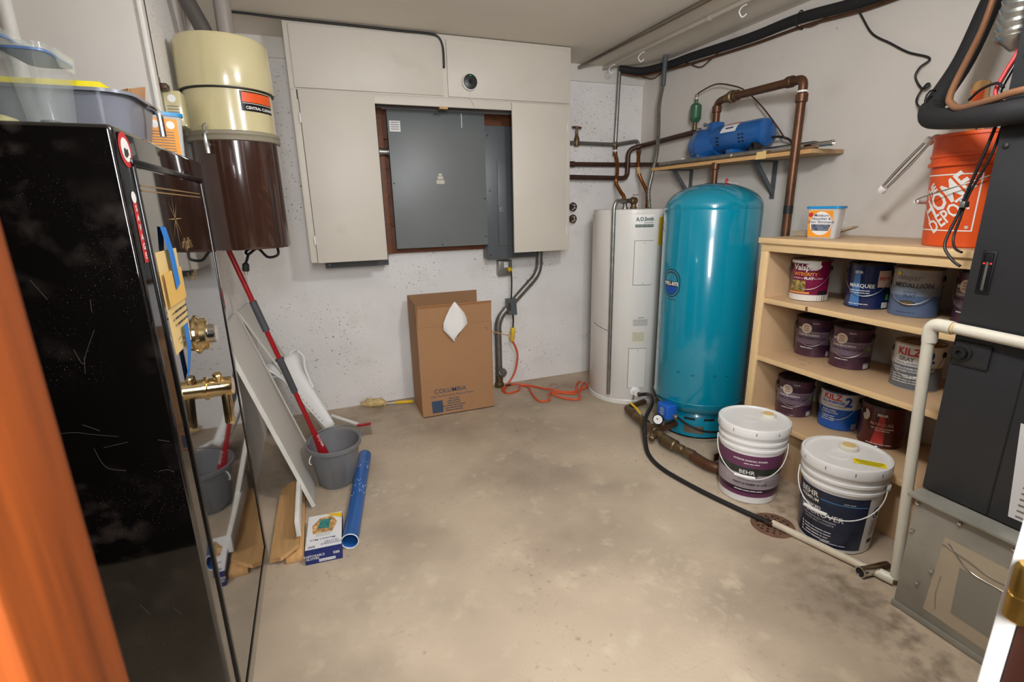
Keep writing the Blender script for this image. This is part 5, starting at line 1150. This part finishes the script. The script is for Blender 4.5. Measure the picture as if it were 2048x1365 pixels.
for pts in ([(-w_, .055), (w_, .055), (w_, .059), (-w_, .059)], [(-w_, .241), (w_, .241), (w_, .245), (-w_, .245)], [(w_-.004, .059), (w_, .059), (w_, .241), (w_-.004, .241)], [(-w_, .059), (-w_+.004, .059), (-w_+.004, .241), (-w_, .241)]):
    n = 12; bm = bmesh.new(); A_ = []; B_ = []
    u0_, u1_ = pts[0][0], pts[1][0]; v0_, v1_ = pts[0][1], pts[2][1]
    for i in range(n+1):
        u = u0_+(u1_-u0_)*i/n; A_.append(bm.verts.new(hb(.001)(u, v0_))); B_.append(bm.verts.new(hb(.001)(u, v1_)))
    for i in range(n): bm.faces.new((A_[i], A_[i+1], B_[i+1], B_[i]))
    finish('logo_frame', bm, m_white, HB)
text('THE', .045, m_white, HB, hb(.0018, -.050, .186), .04, rot=.74, sx=.7); text('HOME', .098, m_white, HB, hb(.0018, .006, .165), .022, rot=.74, sx=.66); text('DEPOT', .066, m_white, HB, hb(.0018, .028, .106), .022, rot=.74, sx=.68)
text('®', .014, m_white, HB, hb(.0018, .088, .068), .02)
pts = []
for i in range(13):
    u = i/12; q = th+radians(-84)+radians(158)*u; pts.append((x+(.156+.012*sin(pi*u))*cos(q), y+(.156+.012*sin(pi*u))*sin(q), z+.25-.115*sin(pi*min(1, u*1.25)) if u < .8 else z+.25-.115*sin(pi)*(1-u)))
pts = [(x+(.154+.02*sin(pi*i/12))*cos(th+radians(-90+165*i/12)), y+(.154+.02*sin(pi*i/12))*sin(th+radians(-90+165*i/12)), z+.155+.115*(i/12)**1.2-.03*sin(pi*i/12)) for i in range(13)]
tube('bail', pts, .0022, m_galv, t, 7, smooth=True, k=3)
q = th+radians(-66); tube('bail_grip', [pts[1], pts[2], pts[3]], .008, m_wbucket, t, 10)
wk = thing('paint_mixer', 'white ended wire paint mixer hooked on the orange bucket', 'mixer', (2.2, 1.35, 1.38))
A = Vector((2.19, 1.432, 1.385)); Bv = Vector((2.19, 1.292, 1.553)); ax = (Bv-A).normalized(); s1 = ax.orthogonal().normalized(); s2 = ax.cross(s1)
lathe_dir('end_cap', [(.014, -.012), (.017, -.006), (.017, .006), (.012, .010)], A, ax, m_wbucket, wk, 14); lathe_dir('end_cap', [(.012, -.010), (.017, -.006), (.017, .006), (.014, .012)], Bv, ax, m_wbucket, wk, 14)
for i in range(6):
    d = s1*(.012*cos(i*pi/3))+s2*(.012*sin(i*pi/3)); tube('wire', [A+d*.8, A.lerp(Bv, .5)+d*1.15, Bv+d*.8], .0016, m_chrome, wk, 6, smooth=True)
tube('hook', [Bv, Bv+ax*.02, Bv+Vector((.0, -.03, .018)), Bv+Vector((.0, -.045, .005))], .003, m_galv, wk, 7, smooth=True)
sk2 = thing('paint_stirrer', 'wide kraft paint stick standing in the orange bucket', 'paint stick', (2.24, 1.14, 1.2))
quad('stick', [(2.225, 1.165, 1.20), (2.225, 1.115, 1.20), (2.250, 1.165, 1.735), (2.250, 1.195, 1.745), (2.250, 1.220, 1.735)], m_kraft, sk2, thick=.005)
blob('orange_logo', uvplane((2.2415, 1.192, 1.695), (0, -1, 0), (.055, 0, 1)), rect(.034, .034), m_orangelab, sk2)
fine_print((4, 6, 4), .012, m_ink, sk2, uvplane((2.2335, 1.172, 1.59), (0, .06, 1), (0, 1, 0)))

# ------------------------------------------------------------------ five gallon paint buckets on the floor
def pail5(name, label, x, y):
    t = thing(name, label, 'bucket', (x, y, 0), 'white five gallon paint buckets'); c = (x, y, .001)
    b = lathe('bucket_body', [(.122, 0), (.126, .004), (.141, .265), (.147, .267), (.147, .277), (.142, .279), (.143, .297), (.149, .299), (.149, .309), (.144, .311), (.145, .328), (.150, .330), (.150, .342), (.146, .344)], c, m_wbucket, t, 64)
    l = lathe('lid', [(.150, .336), (.1545, .338), (.1555, .345), (.1555, .372), (.153, .377), (.146, .378), (.143, .370), (.138, .369), (.01, .369)], c, m_wbucket, t, 64)
    for i in range(10):
        a = i*2*pi/10+.2; box_ = arc('tear_tab', c, .1562, a-.012, a+.012, .352, .366, m_ink2, l, n=2)
    return t, b, l, c
def pfn(c, th, k, du=0, dv=0):
    return lambda u, v: Vector((c[0]+(.126+.0575*(v+dv)+k)*cos(th+(u+du)/.133), c[1]+(.126+.0575*(v+dv)+k)*sin(th+(u+du)/.133), c[2]+v+dv))
def pband(c, th, d0, d1, z0, z1, m, parent, k=.0006):
    return arc('label_band', c, .126+.0575*z0+k, th+radians(d0), th+radians(d1), z0, z1, m, parent, r1=.126+.0575*z1+k)
x, y = 1.812, 1.590; th = cth(x, y, 6)
t, b, l, c = pail5('paint_bucket', 'white bucket with purple paint label beside the tank', x, y)
pband(c, th, -170, 82, .185, .248, mat('plum_print', (104, 52, 86), .35), b); pband(c, th, -170, 82, .150, .185, mat('green_black_print', (46, 54, 44), .4, var=.5, scale=30), b)
pband(c, th, -170, 82, .078, .150, mat('grey_mauve_print', (168, 156, 162), .4), b); pband(c, th, -170, 82, .056, .078, mat('dark_plum_print', (50, 28, 44), .35), b); pband(c, th, -170, 82, .036, .056, mat('plum_print', (104, 52, 86), .35), b)
text('INTERIOR EGGSHELL ENAMEL', .0105, m_white, b, pfn(c, th, .0016, -.01, .222), .03); fine_print((5, 4, 5), .008, m_white, b, pfn(c, th, .0016, -.004, .206))
blob('brand_plate', pfn(c, th, .0014, -.012, .160), rect(.074, .034), m_ink, b); text('BEHR', .027, m_white, b, pfn(c, th, .0026, -.020, .162), .015)
text('STAIN-BLOCKING', .0125, m_ink2, b, pfn(c, th, .0016, -.004, .122), .02); text('PAINT & PRIMER IN ONE', .0135, m_ink, b, pfn(c, th, .0016, -.002, .102), .03); fine_print((8, 6, 5, 6), .009, m_white, b, pfn(c, th, .0016, -.006, .068))
for i in range(3): fine_print((6, 4, 5), .007, m_ink2, b, pfn(c, th, .0016, .085, .122-.012*i))
sa, sb_ = th+radians(-86), th+radians(78)
tube('bail', [(x+(.150+.02*sin(pi*i/14))*cos(sa+(sb_-sa)*i/14), y+(.150+.02*sin(pi*i/14))*sin(sa+(sb_-sa)*i/14), .285-.135*sin(pi*i/14)**.9) for i in range(15)], .0022, m_wbucket, t, 7, smooth=True, k=3)
tube('bail_grip', [(x+.168*cos(sa+(sb_-sa)*u), y+.168*sin(sa+(sb_-sa)*u), .157) for u in (.37, .43, .49, .55)], .007, m_wbucket, t, 10)
sc = lathe('spout_cap', [(.032, 0), (.034, .003), (.033, .010), (.028, .014)], (x+.085, y+.0, .370), m_pvc, l, 24)
lathe('spout_paper', [(.024, .014), (.023, .0155)], (x+.085, y+.0, .370), m_manila, sc, 20)
for r_ in (.028, .042): tube('lid_ring', [(x-.01+r_*cos(q*pi/10), y+.01+r_*sin(q*pi/10), .3695) for q in range(21)], .0012, m_whitecard, l, 5)
x, y = 1.874, 1.194; th = cth(x, y, -16)
t, b, l, c = pail5('paint_bucket', 'white bucket with navy paint label and yellow sticker on lid', x, y)
m_nv = mat('navy_print', (24, 36, 62), .35, coat=.2)
pband(c, th, -100, 62, .018, .252, m_nv, b); pband(c, th, 62, 92, .018, .262, m_whitecard, b); pband(c, th, -100, -74, .03, .14, mat('wood_print', (96, 66, 50), .4, var=.3, scale=40), b, .0012)
pband(c, th, -66, 60, .214, .218, mat('blue_rule', (70, 130, 180), .4), b, .0012)
blob('brand_plate', pfn(c, th, .0022, -.062, .214), rect(.086, .056), m_ink, b); text('BEHR', .033, m_white, b, pfn(c, th, .0034, -.066, .226), .015); text('PREMIUM', .0195, m_white, b, pfn(c, th, .0034, -.063, .202), .01)
text('ADVANCED', .018, m_white, b, pfn(c, th, .0022, -.062, .172), .03); text('DECKOVER', .032, m_white, b, pfn(c, th, .0022, -.016, .148), .01)
for i, s_ in enumerate(('FOR PREVIOUSLY PREPARED', 'WOOD AND CONCRETE')): text(s_, .010, m_whitecard, b, pfn(c, th, .0022, -.02, .126-.0125*i))
for i, s in enumerate(((7, 3, 7, 6), (7, 8, 2, 6), (6, 7, 2, 4), (8, 9, 7))):
    fine_print(s, .0085, m_whitecard, b, pfn(c, th, .0022, -.022, .080-.013*i)); blob('tick_box', pfn(c, th, .0022, -.084, .080-.013*i), rect(.007, .008), m_white, b)
fine_print((9, 7, 6), .0075, m_whitecard, b, pfn(c, th, .0022, .04, .034)); text('DEEP BASE', .008, m_white, b, pfn(c, th, .0022, .075, .224))
blob('seal_dot', pfn(c, th, .0018, .185, .186), ell(.019, .024, 22), m_ink, b); blob('seal_inner', pfn(c, th, .0026, .185, .186), ell(.015, .019, 22), m_whitecard, b); blob('seal_bird', pfn(c, th, .0034, .185, .186), [(-.008, -.012), (.004, -.014), (.010, .0), (.002, .012), (-.008, .006)], m_ink, b)
for i in range(9): blob('fine_print', pfn(c, th, .0018, .184, .150-.008*i), rect(.036-.006*(i % 3), .003), m_ink2, b)
blob('barcode', pfn(c, th, .0018, .186, .058), rect(.03, .02), m_ink, b)
sa, sb_ = th+radians(-70), th+radians(96)
tube('bail', [(x+(.150+.02*sin(pi*i/14))*cos(sa+(sb_-sa)*i/14), y+(.150+.02*sin(pi*i/14))*sin(sa+(sb_-sa)*i/14), .285-.115*sin(pi*i/14)**.9) for i in range(15)], .0022, m_wbucket, t, 7, smooth=True, k=3)
tube('bail_grip', [(x+.168*cos(sa+(sb_-sa)*u), y+.168*sin(sa+(sb_-sa)*u), .176+.003*abs(u-.4)) for u in (.28, .34, .40, .46)], .007, m_wbucket, t, 10)
lathe_dir('bail_ear', [(.018, 0), (.018, .006), (.012, .012)], (x+.146*cos(sb_), y+.146*sin(sb_), .287), (cos(sb_), sin(sb_), 0), m_wbucket, t, 16)
sc = lathe('spout_cap', [(.034, 0), (.036, .003), (.035, .012), (.029, .016)], (x+.055, y+.03, .370), m_pvc, l, 24)
lathe('spout_paper', [(.024, .016), (.023, .0175)], (x+.055, y+.03, .370), m_manila, sc, 20)
q0 = uvplane((x+.01, y-.085, .3712), (.62, -.78, 0), (.78, .62, 0))
ys_ = blob('yellow_sticker', q0, rect(.105, .042), m_yellowlab, l)
for i in range(3): blob('sticker_line', uvplane((x+.01, y-.085, .3717), (.62, -.78, 0), (.78, .62, 0)), rect(.09-.02*(i == 2), .004, 0, .012-.012*i), m_ink, ys_)
for r_ in (.028, .044): tube('lid_ring', [(x-.03+r_*cos(q*pi/10), y+.01+r_*sin(q*pi/10), .3705) for q in range(21)], .0012, m_whitecard, l, 5)

# ------------------------------------------------------------------ floor drain, white pipe, chrome tailpiece
dr = thing('floor_drain', 'round rusty floor drain grate beside the paint bucket', 'drain', (1.70, 1.33, 0))
bm = bmesh.new(); n = 36
lo_ = lambda r, z: [(1.70+r*cos(2*pi*i/n), 1.335+r*sin(2*pi*i/n), z) for i in range(n)]
rings(bm, [lo_(.088, .0005), lo_(.086, .004), lo_(.072, .005), lo_(.070, .003)], cap=False)
finish('rim', bm, m_rust, dr)
lathe('grate_plate', [(.071, .0005), (.070, .003), (.02, .0035)], (1.70, 1.335, 0), m_rust, dr, 32)
for ring_, cnt in ((.025, 6), (.045, 11), (.062, 16)):
    for i in range(cnt):
        a = 2*pi*i/cnt; lathe('grate_hole', [(.0055, .0036), (.005, .0042)], (1.70+ring_*cos(a), 1.335+ring_*sin(a), 0), m_black, dr, 8)
wp = thing('condensate_pipe', 'dirty white plastic pipe lying across the floor to the drain', 'pipe', (1.75, 1.1, 0))
tube('pipe', [(1.692, 1.332, .016), (1.806, .918, .016)], .0145, m_pvcold, wp, 16)
lathe_dir('copper_stub', [(.011, 0), (.011, .03), (.008, .03)], (1.676, 1.352, .014), (.25, -1, .05), m_copper, wp, 12)
lathe_dir('end_coupling', [(.019, 0), (.019, .045)], (1.797, .955, .02), (.27, -1, 0), m_pvc, wp, 16)
cs = thing('chrome_pipe', 'chrome pipe offcut lying beside the furnace duct', 'pipe', (1.84, .97, 0))
tube('tailpiece', [(1.742, .985, .020), (1.86, .968, .020)], .019, m_chrome, cs, 20)
lathe_dir('open_end', [(.0195, 0), (.021, .003), (.021, .006), (.017, .0062), (.016, .001)], (1.742, .985, .020), (-1, .14, 0), m_chrome, cs, 20)
lathe_dir('bore', [(.0165, 0), (.0165, .001)], (1.7415, .985, .020), (-1, .14, 0), m_black, cs, 20)

# ------------------------------------------------------------------ furnace on its duct base
fu = thing('furnace', 'charcoal furnace cabinet at the right edge', 'furnace', (2.05, .62, .43))
FX = 1.775
box('cabinet', (FX+.006, 2.40), (.30, .862), (.428, 2.15), m_furn, fu, bevel=.003)
box('lower_door', (FX-.006, FX+.006), (.30, .872), (.432, .952), m_furn, fu, bevel=.004)
box('upper_door', (FX-.006, FX+.006), (.30, .872), (.960, 1.585), m_furn, fu, bevel=.004)
hp = box('header_panel', (FX-.002, FX+.006), (.30, .876), (1.59, 2.15), m_furn, fu, bevel=.003)
box('door_seam', (FX-.0068, FX-.0055), (.696, .7), (.434, .955), m_furnd, fu)
kb = box('knockout_plate', (FX-.010, FX-.005), (.775, .868), (.862, .935), m_furn, fu, bevel=.006)
lathe_dir('knob', [(.028, 0), (.028, .004), (.020, .006), (.018, .014), (.008, .014), (.008, .008)], (FX-.010, .845, .900), (-1, 0, 0), m_black, kb, 22)
tw = box('status_window', (FX-.008, FX-.005), (.815, .847), (1.078, 1.202), m_furnd, fu, bevel=.003)
box('window_pane', (FX-.0095, FX-.008), (.820, .842), (1.084, 1.196), m_glasspane, tw, bevel=.003)
box('status_tube', (FX-.011, FX-.0095), (.828, .834), (1.09, 1.17), m_galv, tw)
for yy in (.823, .839): lathe_dir('red_light', [(.0025, 0), (.0025, .002)], (FX-.0095, yy, 1.166), (-1, 0, 0), mat('red_led', (230, 40, 40), .4, emit=1.0), tw, 8)
for p in ((.852, 1.48), (.83, 1.56), (.79, 1.62), (.85, 1.70)): lathe_dir('screw', [(.0075, 0), (.0075, .003), (.003, .005)], (FX-.006, p[0], p[1]), (-1, 0, 0), m_black, fu, 12)
for i, ch_ in enumerate(('HEATING',)): text(ch_, .05, m_furnd, hp, uvplane((FX-.0032, .835, 1.86), (0, 0, 1), (0, 1, 0)), .02)
lbf = quad('rating_label', [(FX-.0066, .677, .74), (FX-.0066, .652, .46), (FX-.0066, .50, .46), (FX-.0066, .50, .74)], m_whitecard, fu)
for i in range(14): blob('print_line', uvplane((FX-.0072, .60, .47+i*.018), (0, -1, 0), (0, 0, 1)), rect(.075, .005), m_ink2, lbf)
dc = thing('sheet_metal_duct', 'galvanised sheet metal duct box under the furnace', 'duct', (2.05, .58, 0))
box('duct_box', (1.716, 2.40), (.26, .855), (.002, .418), m_galvsheet, dc, bevel=.002)
box('flange', (1.700, 2.40), (.26, .872), (.418, .427), m_galvsheet, dc, bevel=.001)
box('bottom_lip', (1.709, 1.716), (.26, .858), (.002, .022), m_galvsheet, dc, bevel=.001)
dpn = uvplane((1.7148, .80, 0), (0, -1, 0), (0, 0, 1))
blob('access_sheet', dpn, [(.03, .055), (.52, .035), (.52, .335), (.042, .335)], m_tapes, dc)
blob('grey_sheet', uvplane((1.7138, .80, 0), (0, -1, 0), (0, 0, 1)), [(.10, .10), (.52, .085), (.52, .26), (.095, .262)], m_greysheet, dc)
for p in ((.845, .40), (.73, .40), (.60, .40), (.80, .13), (.77, .20), (.845, .30)): lathe_dir('screw', [(.006, 0), (.005, .004), (.002, .005)], (1.713, p[0], p[1]), (-1, 0, 0), m_chrome, dc, 10)
for i, pts in enumerate(([(.04, .31), (.10, .30), (.17, .285), (.25, .29)], [(.055, .32), (.12, .268), (.2, .262), (.27, .255)], [(.055, .20), (.052, .14), (.06, .08)])):
    tube('wrinkle', [(1.713, .80-u, v) for u, v in pts], .0016, m_chrome, dc, 5, smooth=True)

# ------------------------------------------------------------------ pipes and wires round the furnace
pv = thing('pvc_drain_pipe', 'white pvc pipe turning an elbow in front of the furnace', 'pipe', (1.81, .915, 0))
eb = Vector((1.752, .93, .972))
tube('riser', [(1.812, .912, .03), eb-Vector((0, 0, .04))], .0165, m_pvc, pv, 18)
tube('elbow', [eb+Vector((.0045, -.0015, -.058)), eb, eb+Vector((-.002, -.058, -.0015))], .0205, m_pvc, pv, 18, bend=.03)
tube('cross_pipe', [eb+Vector((0, -.04, 0)), (1.735, .30, .955)], .0165, m_pvc, pv, 18)
for p, d in ((eb+Vector((.0045, -.0015, -.062)), (-.06, .02, .94)), (eb+Vector((-.002, -.062, -.002)), (0, -1, 0))): lathe_dir('glue_ring', [(.0172, -.003), (.0172, .003)], p, d, m_manila, pv, 16)
ls = thing('insulated_lineset', 'black foam insulated pipe bent in front of the furnace', 'pipe', (1.9, 1.0, 1.6))
tube('riser_foam', [(2.36, 1.235, 2.14), (2.24, 1.205, 2.0), (2.14, 1.20, 1.80), (2.02, 1.195, 1.655), (1.985, 1.175, 1.622)], .032, m_foam, ls, 18, smooth=True)
tube('branch_foam', [(2.0, 1.195, 1.64), (1.955, 1.16, 1.605), (1.88, 1.06, 1.585), (1.74, .88, 1.562), (1.715, .76, 1.56), (1.712, .40, 1.55)], .032, m_foam, ls, 18, smooth=True)
tube('copper_liquid_line', [(2.06, 1.10, 2.0), (2.02, 1.10, 1.85), (1.86, 1.06, 1.66), (1.825, 1.03, 1.615), (1.79, .98, 1.598), (1.715, .87, 1.598), (1.69, .77, 1.605), (1.69, .40, 1.60)], .0095, mat('lacquered_copper', (142, 100, 72), .4, .3), ls, 12, smooth=True)
for u in (.0, .1): tube('cable_tie', [(2.0+.034*cos(i*pi/6), 1.195, 1.645+u*.2+.034*sin(i*pi/6)) for i in range(13)], .003, m_black, ls, 5)
for nm, m_, off in (('red_wire', m_red, 0), ('white_wire', m_white, .012), ('black_wire', m_black, .022)):
    lab_ = {'red_wire': 'red wire hanging beside the furnace cabinet', 'white_wire': 'white wire hanging beside the furnace cabinet', 'black_wire': 'black wire hanging beside the furnace cabinet'}[nm]
    tag(tube(nm, [(1.86+off, .905, 1.80), (1.855+off, .91, 1.74), (1.84+off, .925, 1.68), (1.825+off, .93, 1.63), (1.83+off, .91, 1.60)], .0052, m_, None, 8, smooth=True), lab_, 'wire')
tag(tube('sensor_wire', [(1.88, 1.02, 1.63), (1.85, .98, 1.648), (1.80, .92, 1.65), (1.778, .89, 1.632)], .004, m_black, None, 7, smooth=True), 'thin black wire arching to the furnace edge above foam pipe', 'wire')
tw_ = thing('thermostat_cable', 'black twin cable hanging down in front of orange bucket', 'cable', (1.80, .95, 1.1))
tube('cable', [(1.80, .895, 1.56), (1.80, .91, 1.48), (1.82, .945, 1.36), (1.82, .955, 1.30), (1.81, .965, 1.24), (1.80, .962, 1.20), (1.79, .93, 1.165), (1.785, .905, 1.15)], .0042, m_black, tw_, 7, smooth=True)
tube('cable', [(1.805, .885, 1.55), (1.81, .90, 1.46), (1.825, .94, 1.36), (1.825, .95, 1.29), (1.82, .955, 1.23), (1.80, .935, 1.20), (1.79, .91, 1.19)], .0036, m_black, tw_, 7, smooth=True)
box('cable_clip', (1.808, 1.832), (.938, .952), (1.318, 1.336), m_galv, tw_, bevel=.002)
fd = thing('flex_vent_duct', 'crumpled silver foil duct at the top right corner', 'duct', (1.86, .93, 1.8))
ribbed('foil', [(1.86, .925, 1.765), (1.865, .93, 1.82), (1.875, .93, 1.90), (1.88, .93, 2.0), (1.88, .93, 2.30)], .045, m_alu, fd, 18, pitch=.022, depth=.004)
lathe('foil_end', [(.012, 0), (.03, .018), (.044, .035)], (1.858, .922, 1.735), m_alu, fd, 18)
